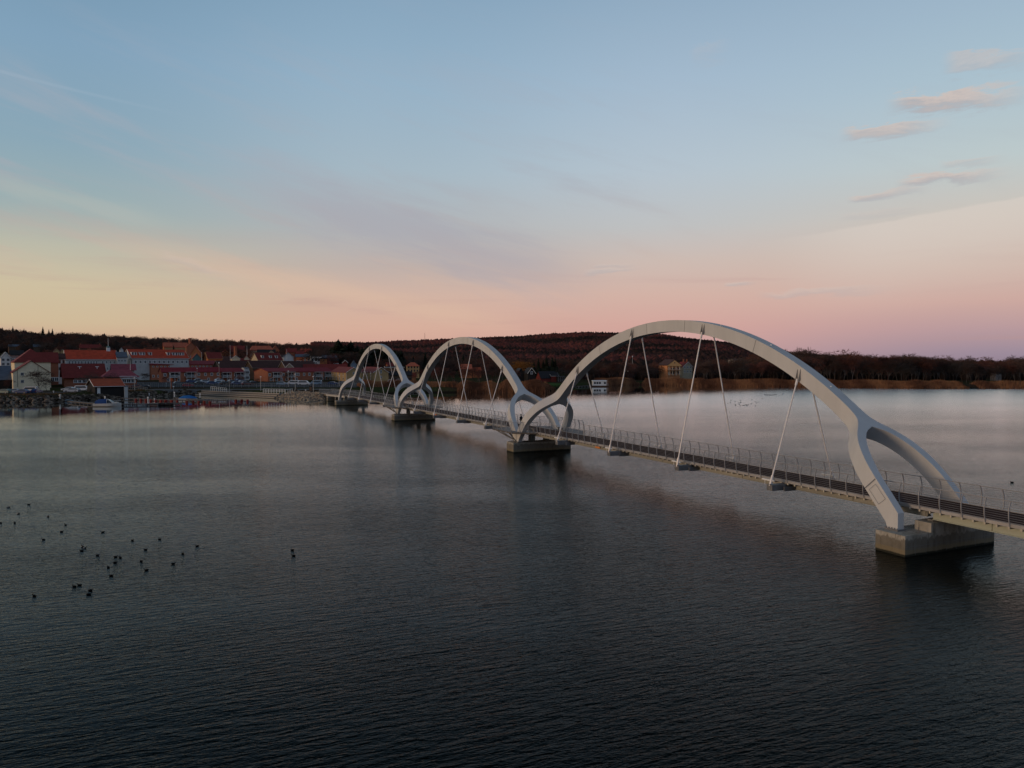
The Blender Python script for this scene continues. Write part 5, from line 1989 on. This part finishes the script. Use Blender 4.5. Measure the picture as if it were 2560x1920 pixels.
# ------------------------------------------------------------------ water birds
def bird_mesh(patch, white=False):
    m_ = MB()
    prof_ = [(-.20, .015, .015, .10), (-.16, .055, .04, .085), (-.08, .09, .075, .065), (.02, .095, .085, .06), (.10, .08, .07, .065), (.155, .04, .045, .09)]
    m_.loft([[(x, w * cos(2 * pi * k / 10), zc + h * sin(2 * pi * k / 10)) for k in range(10)] for x, w, h, zc in prof_])
    m_.loft([[(x, r * cos(2 * pi * k / 8), z + r * .7 * sin(2 * pi * k / 8)) for k in range(8)] for x, z, r in ((.10, .07, .055), (.15, .115, .042), (.17, .145, .038), (.185, .165, .038))])
    m_.ball((.195, 0, .172), .048, .034, .034, 8, 5)
    if patch:
        for s in (-1, 1):
            m_.ball((-.02, s * .062, .085), .10, .045, .035, 8, 5, 1)
    return m_.mesh('coot', [mat('plumage_white' if white else 'plumage_black', (.7, .7, .68) if white else (.008, .008, .009), .8, .1, spec=0), mat('flank_white', (.6, .6, .58), .8, .05)], True)


bk = MB()
bk.tube((.235, 0, .168), (.285, 0, .16), .014, .004, 6)
bkm = bk.mesh('beak', [mat('beak_pale', (.5, .45, .4), .6, .05)])
BM = {False: bird_mesh(False), True: bird_mesh(True), 'w': bird_mesh(False, True)}


def bird(x, y, name, label, grp, kind=False, rz=None, s=1.0, z=-.015):
    o = bpy.data.objects.new(name, BM[kind])
    COL.objects.link(o)
    p = gp(x, y, 0)
    o.location = (p.x, p.y, z)
    o.rotation_euler = (0, 0, rz if rz is not None else random.choice((pi, 0)) + random.uniform(-.7, .7))
    o.scale = (s, s, s)
    b = bpy.data.objects.new('beak', bkm)
    COL.objects.link(b)
    b.parent = o
    tag(o, label, 'bird', grp)


ORD = ['first', 'second', 'third', 'fourth', 'fifth', 'sixth', 'seventh', 'eighth', 'ninth', 'tenth', '11th', '12th', '13th', '14th', '15th', '16th', '17th', '18th', '19th', '20th',
       '21st', '22nd', '23rd', '24th', '25th', '26th', '27th', '28th', '29th', '30th'] + ['%dth' % k for k in range(31, 60)]
loose = [(154, 1330), (164, 1313), (257, 1331), (109, 1350), (331, 1352), (399, 1349), (364, 1375), (493, 1366), (457, 1385), (244, 1389), (289, 1393), (301, 1395),
         (288, 1407), (271, 1419), (353, 1404), (366, 1426), (433, 1410), (278, 1440), (186, 1467), (199, 1464), (226, 1477), (222, 1487), (86, 1491), (2, 1308), (37, 1308), (204, 1378)]
for i, (x, y) in enumerate(sorted(loose)):
    bird(x, y, 'coot', 'small black coot, %s from the left in the loose flock at lower left' % ORD[i], 'black coots in the loose flock', s=.68)
bird(72, 1262, 'coot', 'black coot with a short wake at the upper left of the flock', 'coots', s=.7)
bird(206, 1367, 'tufted_duck', 'duck with white flank in the flock, upper one of the close pair', None, True, s=.72)
bird(211, 1371, 'tufted_duck', 'duck with white flank in the flock, lower one of the close pair', None, True, s=.72)
bird(46, 1285, 'tufted_duck', 'pale-flanked duck alone near the left edge of the flock', None, True, s=.72)
bird(21, 1269, 'tufted_duck', 'pale-flanked duck nearest the left picture edge', None, True, s=.72)
bird(120, 1292, 'tufted_duck', 'duck with a pale side right of the two leftmost pale-flanked ones', None, True, s=.72)
bird(731, 1376, 'coot', 'black coot, upper one of the pair apart to the right of the flock', None, s=.7)
bird(734, 1390, 'coot', 'black coot, lower one of the pair apart to the right of the flock', None, s=.7)
bird(2530, 1207, 'duck', 'dark duck swimming alone near the right picture edge behind the railing', None, rz=pi, s=1.0)
for i in range(26):
    x = random.gauss(1862, 26)
    y = 1000 + random.gauss(8, 6)
    bird(x, min(1015, max(993, y)), 'waterfowl', 'tiny dark waterfowl in the far flock on grey water under the big arch', 'far flock under the big arch', s=1.0)
for i in range(16):
    bird(1912 + i * 1.9 + random.uniform(-.5, .5), 987.5 + random.uniform(-1, 1), 'waterfowl', 'tiny dark waterfowl in the line behind the far flock', 'line of far birds', s=1.1)
bird(1957, 985.5, 'swan', 'white swan at the right end of the line of far birds', None, 'w', s=2.2)
for x in (1948, 1908):
    bird(x, 986.5, 'gull', 'pale bird sitting on the far water in the line of far birds', 'pale far birds', 'w', s=1.2)


# ------------------------------------------------------------------ scatter helpers (numpy)
ICO_V = None


def ico():
    import bmesh
    bm = bmesh.new()
    bmesh.ops.create_icosphere(bm, subdivisions=1, radius=1)
    V = np.array([v.co[:] for v in bm.verts])
    Fx = np.array([[v.index for v in f.verts] for f in bm.faces])
    bm.free()
    return V, Fx


ICO_V, ICO_F = ico()


def blobs(P, R, jit=.25, flat=1.0):
    P = np.asarray(P, float)
    R = np.asarray(R, float)
    if R.ndim == 1:
        R = np.stack([R, R, R], 1)
    n = len(P)
    V = ICO_V[None] * (1 + RNG.uniform(-jit, jit, (n, len(ICO_V), 1)))
    ang = RNG.uniform(0, 2 * pi, n)
    c, s = np.cos(ang), np.sin(ang)
    X = V[:, :, 0] * c[:, None] - V[:, :, 1] * s[:, None]
    Y = V[:, :, 0] * s[:, None] + V[:, :, 1] * c[:, None]
    V = np.stack([X, Y, V[:, :, 2]], 2) * R[:, None, :] + P[:, None, :]
    Fx = ICO_F[None] + (np.arange(n) * len(ICO_V))[:, None, None]
    return V.reshape(-1, 3), Fx.reshape(-1, 3)


# rocks ------------------------------------------------------------
def rocks(name, line, n, width, r0, r1, mats, top=1.6, skew=0.0):
    L = np.array(line, float)
    seg = np.hypot(*(L[1:] - L[:-1]).T)
    cum = np.concatenate([[0], np.cumsum(seg)])
    s = RNG.uniform(0, cum[-1], n)
    i = np.clip(np.searchsorted(cum, s) - 1, 0, len(seg) - 1)
    t = (s - cum[i]) / seg[i]
    P = L[i] + (L[i + 1] - L[i]) * t[:, None]
    d = (L[i + 1] - L[i]) / seg[i][:, None]
    off = RNG.uniform(-.6, width, n)
    P = P + np.stack([-d[:, 1], d[:, 0]], 1) * off[:, None]
    z = np.clip(off / width, 0, 1) * top + RNG.uniform(-.15, .1, n)
    r = RNG.uniform(r0, r1, n)
    R = np.stack([r * RNG.uniform(.8, 1.4, n), r * RNG.uniform(.8, 1.4, n), r * RNG.uniform(.55, .95, n)], 1)
    V, Fx = blobs(np.column_stack([P, z]), R, .22)
    mi = np.repeat(RNG.integers(0, len(mats), n), 20)
    return np_obj(name, V, Fx, mats, mi, kind='stuff', label=name.replace('_', ' '))


RK = [mat('rock_a', (.10, .080, .062), .9, .3, 2, spec=.02), mat('rock_b', (.19, .155, .12), .9, .3, 2, spec=.02), mat('rock_c', (.055, .044, .036), .9, .3, 2, spec=.02)]
RK2 = [mat('rock_tan', (.36, .28, .19), .9, .25, 1.5), mat('rock_tan_b', (.26, .20, .14), .9, .25, 1.5), mat('rock_tan_c', (.17, .14, .11), .9, .25, 1.5)]
o = rocks('shore_rocks', [(-330, 205), (-153, 221.5), (-139, 224.5), (-133, 236), (-128, 250), (-124, 266), (-116, 274.5)], 2600, 4.2, .25, .62, RK, 1.75)
o['label'] = 'grey boulders lining the left shore'
o = rocks('rock_pile', [(-80, 252.5), (-76, 248.5), (-67, 240.2), (-61, 238.6), (-57, 241)], 1150, 5.6, .32, .62, RK2, 2.2)
o['label'] = 'heap of tan boulders by the bridge landing'
# the bank under the heap
P = []

# reeds ------------------------------------------------------------
def reeds(name, line, n, width, hmin, hmax, mats, label, back=0.0):
    L = np.array(line, float)
    seg = np.hypot(*(L[1:] - L[:-1]).T)
    cum = np.concatenate([[0], np.cumsum(seg)])
    s = RNG.uniform(0, cum[-1], n)
    i = np.clip(np.searchsorted(cum, s) - 1, 0, len(seg) - 1)
    t = (s - cum[i]) / seg[i]
    P = L[i] + (L[i + 1] - L[i]) * t[:, None]
    d = (L[i + 1] - L[i]) / seg[i][:, None]
    ends = np.minimum(s, cum[-1] - s)
    off = RNG.uniform(0, 1, n) * width
    P = P + np.stack([-d[:, 1], d[:, 0]], 1) * off[:, None]
    patch = .86 + .14 * np.sin(s * .37 + np.sin(s * .11) * 2)
    h = RNG.uniform(hmin, hmax, n) * patch * np.clip(.55 + ends / 6, 0, 1) * np.clip(.7 + off / 5, 0, 1)
    base = np.maximum(0, terrain(P[:, 0], P[:, 1])) - .1
    w = RNG.uniform(.05, .13, n)
    a = RNG.uniform(0, pi, n)
    lean = RNG.uniform(-.35, .35, (n, 2))
    V = np.zeros((n, 3, 3))
    V[:, 0] = np.column_stack([P[:, 0] - np.cos(a) * w, P[:, 1] - np.sin(a) * w, base])
    V[:, 1] = np.column_stack([P[:, 0] + np.cos(a) * w, P[:, 1] + np.sin(a) * w, base])
    V[:, 2] = np.column_stack([P[:, 0] + lean[:, 0], P[:, 1] + lean[:, 1], base + h])
    Fx = np.arange(n * 3).reshape(-1, 3)
    clump = (np.sin(P[:, 0] * .55) + np.sin(P[:, 0] * .21 + 2) + RNG.normal(0, .6, n))
    mi = np.where(clump > .5, 0, np.where(clump > -.6, 1, 2))
    o = np_obj(name, V.reshape(-1, 3), Fx, mats, mi, kind='stuff')
    o['label'] = label
    return o


RD = [mat('reed_gold', (.36, .18, .09), .9, .2, .6, spec=.02), mat('reed_brown', (.235, .110, .062), .9, .2, .6, spec=.02), mat('reed_dark', (.15, .072, .044), .9, .2, .6, spec=.02)]
reeds('reed_bed', [(-6, 299.5), (13, 296.5), (15.5, 303)], 16000, 9, 2.9, 4.0, RD, 'tall rust-coloured reeds in front of the houses right of the middle arch')
reeds('reed_bed', [(-22, 299.5), (-6, 299.5)], 9000, 7, 2.6, 3.6, RD, 'rust reeds behind the middle arch')
reeds('reed_bed', [(-61, 300), (-50, 304), (-36, 307), (-22, 306)], 14000, 9, 2.2, 3.4, RD, 'brown reeds on the bank seen through the far arch')
reeds('reed_bed', [(17.5, 322), (19.5, 334)], 2500, 4, 1.6, 2.8, RD, 'small reed tuft at the landing stage')
reeds('reed_bed', [(48, 385), (69, 401), (105, 377.5), (157, 356.5), (191, 348), (214, 349)], 52000, 10, 2.0, 2.7, RD, 'long rust-brown reed belt along the far shore')
reeds('reed_bed', [(220, 350), (241, 350.5), (300, 343), (420, 328)], 24000, 9, 1.8, 2.5, RD, 'golden reed belt at the right end of the far shore')
reeds('bank_grass', [(-330, 212), (-153, 228), (-144, 231), (-138, 243), (-133, 258), (-129, 270)], 16000, 5, .3, .9, [mat('dry_grass', (.12, .08, .035), .9, .3, .5), mat('dry_grass_b', (.16, .075, .03), .9, .3, .5), mat('green_grass', (.05, .065, .025), .9, .3, .5)],
      'rough brown grass above the left rocks')

# ------------------------------------------------------------------ trees
def tree_meshes(seed, H, spread=.55, levels=5, upright=.55, twigs=3, twig_w=.05, birch=False, trunk_r=None):
    """trunk (with limbs) and crown (branches and twigs) of a leafless tree"""
    rnd = random.Random(seed)
    tr, cr = MB(), MB()
    R0 = trunk_r or H * .011

    def thin(mb, a, b, w):
        d = (b - a)
        s = d.cross(Vector((rnd.uniform(-1, 1), rnd.uniform(-1, 1), rnd.uniform(-1, 1))))
        if s.length < 1e-5:
            return
        s = s.normalized() * w
        mb.face([a - s, a + s, b])

    def grow(p, d, L, r, lev):
        q = p
        n = 2
        for k in range(n):
            d2 = (d + Vector((rnd.uniform(-1, 1), rnd.uniform(-1, 1), rnd.uniform(-.3, .6))) * .16).normalized()
            q2 = q + d2 * L / n
            if lev <= 1:
                tr.tube(q, q2, r * (1 - .25 * k), r * (1 - .25 * (k + 1)), 6 if lev == 0 else 5, cap=False)
            elif lev == 2:
                cr.tube(q, q2, r * (1 - .25 * k), r * (.75 - .25 * k), 3, cap=False)
            else:
                thin(cr, q, q2, r)
            q, d = q2, d2
        if lev >= levels:
            for k in range(twigs):
                dd = (d + Vector((rnd.uniform(-1, 1), rnd.uniform(-1, 1), rnd.uniform(-.7, .8))) * .9).normalized()
                st = p + (q - p) * rnd.uniform(.2, 1)
                thin(cr, st, st + dd * L * rnd.uniform(.7, 1.3), twig_w)
            return
        nb = 3 if lev else 5
        for k in range(nb):
            az = 2 * pi * (k + rnd.random() * .6) / nb + lev
            side = Vector((cos(az), sin(az), 0))
            dd = (d * upright + side * spread + Vector((0, 0, .18))).normalized()
            st = q if (k % 2 == 0 or lev > 1) else p + (q - p) * rnd.uniform(.55, .95)
            grow(st, dd, L * rnd.uniform(.60, .80), max(r * .55, .02), lev + 1)
        if lev < 2:
            grow(q, (d + Vector((rnd.uniform(-.15, .15), rnd.uniform(-.15, .15), .3))).normalized(), L * .75, r * .6, lev + 1)

    grow(Vector((0, 0, -.4)), Vector((0, 0, 1)), H * .30, R0, 0)
    return tr, cr


M_bark = mat('bark', (.055, .042, .036), .95, .3, 2)
M_birch = mat('birch_bark', (.09, .078, .072), .95, .4, 3, rgb2=(.17, .15, .14), spec=0)
M_tw_br = mat('twigs_brown', (.075, .045, .036), .95, .2, .5, objvar=True)
M_tw_rd = mat('twigs_reddish', (.115, .045, .034), .95, .2, .5, objvar=True)
M_tw_gr = mat('twigs_grey', (.055, .044, .038), .95, .2, .5, objvar=True)
M_tw_or = mat('twigs_orange', (.26, .11, .022), .95, .2, .5)
TREES = []
for i, (sd_, H, sp, up, tb, tt) in enumerate([(1, 13, .62, .5, M_bark, M_tw_br), (2, 12, .7, .42, M_bark, M_tw_gr), (3, 14, .5, .62, M_bark, M_tw_rd), (4, 15, .36, .8, M_birch, M_tw_rd), (5, 14, .40, .75, M_birch, M_tw_br)]):
    t_, c_ = tree_meshes(sd_, H, sp, 5, up, 3, .045)
    zmax = max(v[2] for v in c_.v)
    TREES.append((t_.mesh('trunk', [tb]), c_.mesh('crown', [tt]), zmax))
TREE_PROTO = {}


def tree(kind, X, Y, hgt, label, grp, name='bare_tree', cat='tree', z=None, wide=1.0):
    tm, cm, zm = TREES[kind]
    s = hgt / zm
    r = bpy.data.objects.new(name, None)
    COL.objects.link(r)
    r.location = (X, Y, tz(X, Y) if z is None else z)
    r.rotation_euler = (0, 0, random.uniform(0, 6.28))
    r.scale = (s * wide, s * wide, s)
    tag(r, label, cat, grp)
    for nm, me in (('trunk', tm), ('crown', cm)):
        o = bpy.data.objects.new(nm, me)
        COL.objects.link(o)
        o.parent = r


def tree_px(kind, x, ytop, D, hgt, label, grp, **kw):
    P = at(x, ytop, D)
    g = tz(P.x, P.y)
    tree(kind, P.x, P.y, max(3.0, P.z - g) if hgt is None else hgt, label, grp, **kw)


# shore wood right of the big arch: individual trees in front of the mass
ntree = 0
for x in np.arange(1520, 2600, 9.5):
    xx = x + random.uniform(-4, 4)
    D = random.uniform(405, 440) if xx < 1980 else random.uniform(378, 420)
    if 1655 < xx < 1740:
        continue
    ytop = float(np.interp(xx, [1520, 1700, 1900, 1980, 2080, 2250, 2340, 2400, 2490, 2560], [912, 914, 906, 892, 888, 894, 896, 900, 912, 898])) + random.uniform(-9, 8)
    k = random.choice((0, 1, 2, 3, 4, 4, 3))
    gname = 'birches' if k > 2 else 'bare trees'
    side = 'left of' if xx < 1990 else 'right of'
    tree_px(k, xx, ytop, D, None, ('pale-trunked bare birch' if k > 2 else 'dark bare broadleaf tree') + ' in the shore wood %s the big arch shoulder' % side,
            '%s in the shore wood %s the big arch' % (gname, side), name='birch_tree' if k > 2 else 'bare_tree', wide=1.1)
seen = {}
for o in sorted([q for q in bpy.data.objects if q.get('group', '').endswith('the big arch') and 'shore wood' in q.get('group', '')], key=lambda q: q.location.x / q.location.y):
    gname = o['group']
    seen[gname] = seen.get(gname, 0) + 1
    o['label'] = '%s from left among the %s' % (ORD[seen[gname] - 1], gname.replace('birches', 'pale birches').replace('bare trees', 'dark trees'))
# trees behind the middle arch / reeds
for i, x in enumerate(np.arange(1040, 1300, 10)):
    D = random.uniform(330, 380)
    k = random.choice((2, 3, 4, 3))
    tree_px(k, x + random.uniform(-4, 4), 922 + random.uniform(-8, 6), D, None, 'slim bare tree, %s from the left in the grove behind the middle arch' % ORD[i], 'grove trees inside the middle arch', name='birch_tree')
for i, x in enumerate(np.arange(1410, 1520, 11)):
    tree_px(random.choice((1, 2, 4)), x, 915 + random.uniform(-6, 6), random.uniform(400, 430), None, 'dark bare tree behind the houseboat, %s from the left' % ORD[i], 'trees behind the houseboat')
for (x, yt, D, k, lab) in [(97, 921, 243, 0, 'small bare tree in front of the cream warehouse'), (118, 937, 250, 1, 'small bushy bare tree at the right corner of the cream warehouse'),
                           (20, 947, 250, 2, 'reddish bare bush left of the cream warehouse'), (230, 926, 268, 1, 'round bare tree in front of the market hall roof'), (279, 928, 262, 1, 'dark round bare tree above the boathouse roof'),
                           (361, 930, 320, 0, 'bare tree before the orange apartment gable'), (412, 940, 320, 2, 'bare tree at the corner of the low brick row'),
                           (600, 936, 322, 2, 'reddish bare tree before the balcony bay'), (644, 943, 325, 1, 'brown bush at the foot of the orange gable'), (340, 945, 300, 2, 'reddish shrub beside the hall'),
                           (722, 930, 318, 0, 'green-brown tree in front of the red apartment house'), (1090, 925, 345, 3, 'white-stemmed birch right of the far arch'), (1115, 927, 340, 4, 'leaning birch right of the far arch'),
                           (2005, 864, 440, 0, 'tall bare tree sticking out above the skyline right of the big arch')]:
    tree_px(k, x, yt, D, None, lab, None, name='birch_tree' if k > 2 else 'bare_tree', wide=1.15 if D < 300 else 1)
# trees between the houses of the town
for i, x in enumerate(sorted(random.uniform(120, 900) for _ in range(56))):
    D = random.uniform(440, 640)
    yt = float(np.interp(x, [120, 420, 700, 900], [868, 868, 872, 880])) + random.uniform(-8, 10)
    tree_px(random.choice((0, 1, 2, 2)), x, yt, D, None, 'bare tree, %s from the left among those between the town roofs' % ORD[i], 'bare trees between town roofs')


def conifer(seed, H, R, pw=.85):
    rnd = random.Random(seed)
    c = MB()
    n = 26
    for i in range(n):
        t = i / n
        z = H * (.08 + .92 * t)
        r = R * (1 - t) ** pw + .12
        m = max(5, int((16 if pw > .7 else 30) * (1 - t)) + 4)
        for k in range(m):
            a = 2 * pi * (k + rnd.random()) / m
            rr = r * rnd.uniform(.7, 1.12)
            w = rr * .34
            p = Vector((cos(a) * rr, sin(a) * rr, z - rr * .35 + rnd.uniform(-.2, .2)))
            s = Vector((-sin(a), cos(a), 0)) * w
            top = Vector((0, 0, z + H * .035))
            c.face([top, p * .62 + top * .30 + s + Vector((0, 0, 0)), p, p * .62 + top * .30 - s])
    t_ = MB()
    t_.tube((0, 0, -.5), (0, 0, H * .95), H * .02, .03, 7)
    return t_.mesh('trunk', [M_bark]), c.mesh('crown', [mat('needles', (.014, .022, .012), .95, .3, .6)])


CON = [conifer(s, 20, R, pw) for s, R, pw in ((11, 4.6, .8), (12, 5.6, .45), (13, 3.4, .8))]


def spruce(k, x, ytop, D, label, grp=None, s=None, wide=1.0):
    P = at(x, ytop, D)
    g = tz(P.x, P.y)
    r = bpy.data.objects.new('spruce_tree', None)
    COL.objects.link(r)
    r.location = (P.x, P.y, g)
    h = max(4, P.z - g) / 20
    r.scale = (h * wide, h * wide, h)
    r.rotation_euler = (0, 0, random.uniform(0, 6))
    tag(r, label, 'tree', grp)
    for nm, me in zip(('trunk', 'crown'), CON[k]):
        o = bpy.data.objects.new(nm, me)
        COL.objects.link(o)
        o.parent = r


spruce(1, 846, 847, 500, 'tallest broad dark spruce on the skyline left of the far arch', wide=1.5)
spruce(1, 877, 850, 505, 'second broad dark spruce on the skyline just left of the far arch', wide=1.3)
spruce(1, 862, 860, 500, 'dark spruce filling the gap between the two skyline spruces', wide=1.6)
for (x, y, D) in [(828, 868, 500), (913, 868, 490), (942, 871, 490), (960, 873, 488), (992, 878, 485), (893, 862, 505), (905, 868, 500), (918, 862, 520), (933, 868, 515), (950, 864, 520), (968, 870, 515), (985, 872, 510), (1002, 876, 505)]:
    spruce(1, x, y, D, 'dark spruce in the stand behind the far arch, %s from the left' % ORD[sorted([828, 913, 942, 960, 992, 893, 905, 918, 933, 950, 968, 985, 1002]).index(x)], 'dark spruces behind the far arch', wide=1.4)
spruce(2, 1063, 877, 520, 'slim dark spruce between the far and middle arches', wide=1.3)
spruce(0, 1158, 883, 520, 'dark spruce behind the grove inside the middle arch')
spruce(0, 1033, 886, 520, 'dark spruce left of the slim one between the arches')
for (x, y) in [(1346, 892), (1358, 898), (1366, 888), (1381, 890), (1388, 894), (1335, 900)]:
    spruce(random.choice((0, 2)), x, y, 460, 'dark spruce, %s from the left in the cluster left of the big arch' % ORD[sorted([1346, 1358, 1366, 1381, 1388, 1335]).index(x)], 'spruce cluster left of the big arch', wide=1.2)
spruce(0, 293, 871, 480, 'dark round-topped spruce between the two red-roofed buildings', wide=1.3)
spruce(0, 434, 862, 500, 'dark spruce in front of the school-like building', wide=1.2)
for (x, y) in [(32, 814), (107, 815), (131, 820), (155, 825), (122, 822), (60, 820), (6, 817)]:
    spruce(0, x, y, 900, 'spruce top breaking the left skyline, %s from the left' % ORD[sorted([32, 107, 131, 155, 122, 60, 6]).index(x)], 'spruce tops on the left skyline')


# willow with orange crown
P = at(1302, 899, 430)
t_, c_ = tree_meshes(31, 14, .75, 5, .45, 5, .06)
g = tz(P.x, P.y)
r = empty('willow_tree', (P.x, P.y, g), 0, 'round willow with glowing orange twigs behind the dark houses', 'tree')
s = (P.z - g) / max(v[2] for v in c_.v)
r.scale = (s * 1.25, s * 1.25, s)
t_.build('trunk', [M_bark], r)
c_.build('crown', [M_tw_or], r)


# woods as masses --------------------------------------------------
def proto_tris(seed, H, sp, up, lev=4, tw=3, w=.07):
    t_, c_ = tree_meshes(seed, H, sp, lev, up, tw, w)
    V = np.array(t_.v + c_.v, float)
    tri = []
    for f in t_.f:
        for i in range(1, len(f) - 1):
            tri.append((f[0], f[i], f[i + 1]))
    k = len(t_.v)
    for f in c_.f:
        for i in range(1, len(f) - 1):
            tri.append((f[0] + k, f[i] + k, f[i + 1] + k))
    V /= V[:, 2].max()
    return V, np.array(tri)


PR = [proto_tris(s, 12, sp, up) for s, sp, up in ((41, .65, .5), (42, .6, .55), (43, .72, .45), (44, .5, .65))]


def wood(name, label, P, Hs, mats, wide=1.0, probs=None):
    Vs, Fs, Ms = [], [], []
    k = 0
    which = RNG.integers(0, len(PR), len(P))
    for i, (p, h) in enumerate(zip(P, Hs)):
        V, T = PR[which[i]]
        a = RNG.uniform(0, 2 * pi)
        c, s = cos(a), sin(a)
        w = h * wide * RNG.uniform(.85, 1.2)
        W_ = np.stack([(V[:, 0] * c - V[:, 1] * s) * w + p[0], (V[:, 0] * s + V[:, 1] * c) * w + p[1], V[:, 2] * h + p[2]], 1)
        Vs.append(W_)
        Fs.append(T + k)
        k += len(V)
        Ms.append(np.full(len(T), RNG.choice(len(mats), p=probs)))
    o = np_obj(name, np.concatenate(Vs), np.concatenate(Fs), mats, np.concatenate(Ms), kind='stuff')
    o['label'] = label
    return o


def scatter(n, t0, t1, y0, y1, seed=0):
    t = RNG.uniform(t0, t1, n)
    y = np.sqrt(RNG.uniform(y0 * y0, y1 * y1, n))
    x = (t - 1280) / F * y
    z = terrain(x, y)
    d = shore_sd(x, y)
    k = (d > 14) & ~((t > 1648) & (t < 1742) & (y < 462))     # keep the mansion's clearing open
    return np.column_stack([x, y, z])[k]


WM = [mat('wood_brown', (.105, .062, .048), .95, .25, .05, spec=0), mat('wood_red', (.15, .068, .052), .95, .25, .05, spec=0), mat('wood_grey', (.085, .066, .056), .95, .25, .05, spec=0)]
# right shore wood: background rows sized to its skyline
P = scatter(560, 1430, 2700, 425, 600)
top = np.interp(1280 + F * P[:, 0] / P[:, 1], [1430, 1600, 1800, 1960, 1985, 2050, 2200, 2330, 2360, 2400, 2470, 2500, 2530, 2600, 2700],
                [915, 912, 905, 880, 880, 886, 892, 893, 896, 898, 904, 912, 896, 893, 893])
Ht = CAMZ + (903 - top) / F * P[:, 1] - P[:, 2] + RNG.normal(0, 1.9, len(P))
wood('shore_wood', 'leafless brown wood behind the far reeds', P, np.clip(Ht, 5, 26), WM, 1.15, [.45, .2, .35])
# wood behind middle / houses
P = scatter(330, 880, 1500, 470, 700)
wood('lake_wood', 'leafless wood behind the houses and the far arches', P, RNG.uniform(9, 14, len(P)), WM, 1.0, [.45, .2, .35])
# left ridge wood
P = scatter(900, -60, 1100, 640, 960)
wood('ridge_wood', 'leafless wood covering the ridge behind the town', P, RNG.uniform(9, 13.5, len(P)), WM, 1.05, [.45, .15, .4])


def canopy(name, label, P, r, mats, probs, sq=1.1):
    n = len(P)
    R = r * RNG.uniform(.7, 1.3, n)
    V, Fx = blobs(P + np.column_stack([np.zeros(n), np.zeros(n), R * .5]), np.stack([R, R, R * sq * RNG.uniform(.8, 1.5, n)], 1), .35)
    big = np.sin(P[:, 0] * .011 + P[:, 1] * .006) + np.sin(P[:, 0] * .004 - P[:, 1] * .011 + 1) + RNG.normal(0, .42, n)
    q = np.quantile(big, np.cumsum(probs)[:-1])
    mi = np.repeat(np.searchsorted(q, big), 20)
    o = np_obj(name, V, Fx, mats, mi, kind='stuff')
    o['label'] = label
    return o


CM = [mat('canopy_dark', (.034, .024, .020), .95, .3, .02, spec=0), mat('canopy_brown', (.070, .037, .031), .95, .3, .02, spec=0), mat('canopy_red', (.145, .050, .041), .95, .3, .02, spec=0)]
P = scatter(9000, -80, 1960, 640, 1450)
canopy('ridge_undergrowth', 'dense understorey of the nearer ridge', P, 4.2, CM, [.5, .38, .12])
P = scatter(62000, 780, 2150, 1480, 3650)
canopy('hill_forest', 'reddish forest on the distant hill', P, 5.4, CM, [.22, .38, .40])
P = scatter(15000, 1050, 2700, 900, 1560)
canopy('low_ridge_forest', 'brown forest on the middle ridge', P, 4.6, CM, [.34, .46, .20], .8)
P = scatter(1500, 1430, 2700, 430, 620)
canopy('shore_thicket', 'dark brushwood at the foot of the shore wood', P, 2.6, CM, [.62, .30, .08], 1.3)
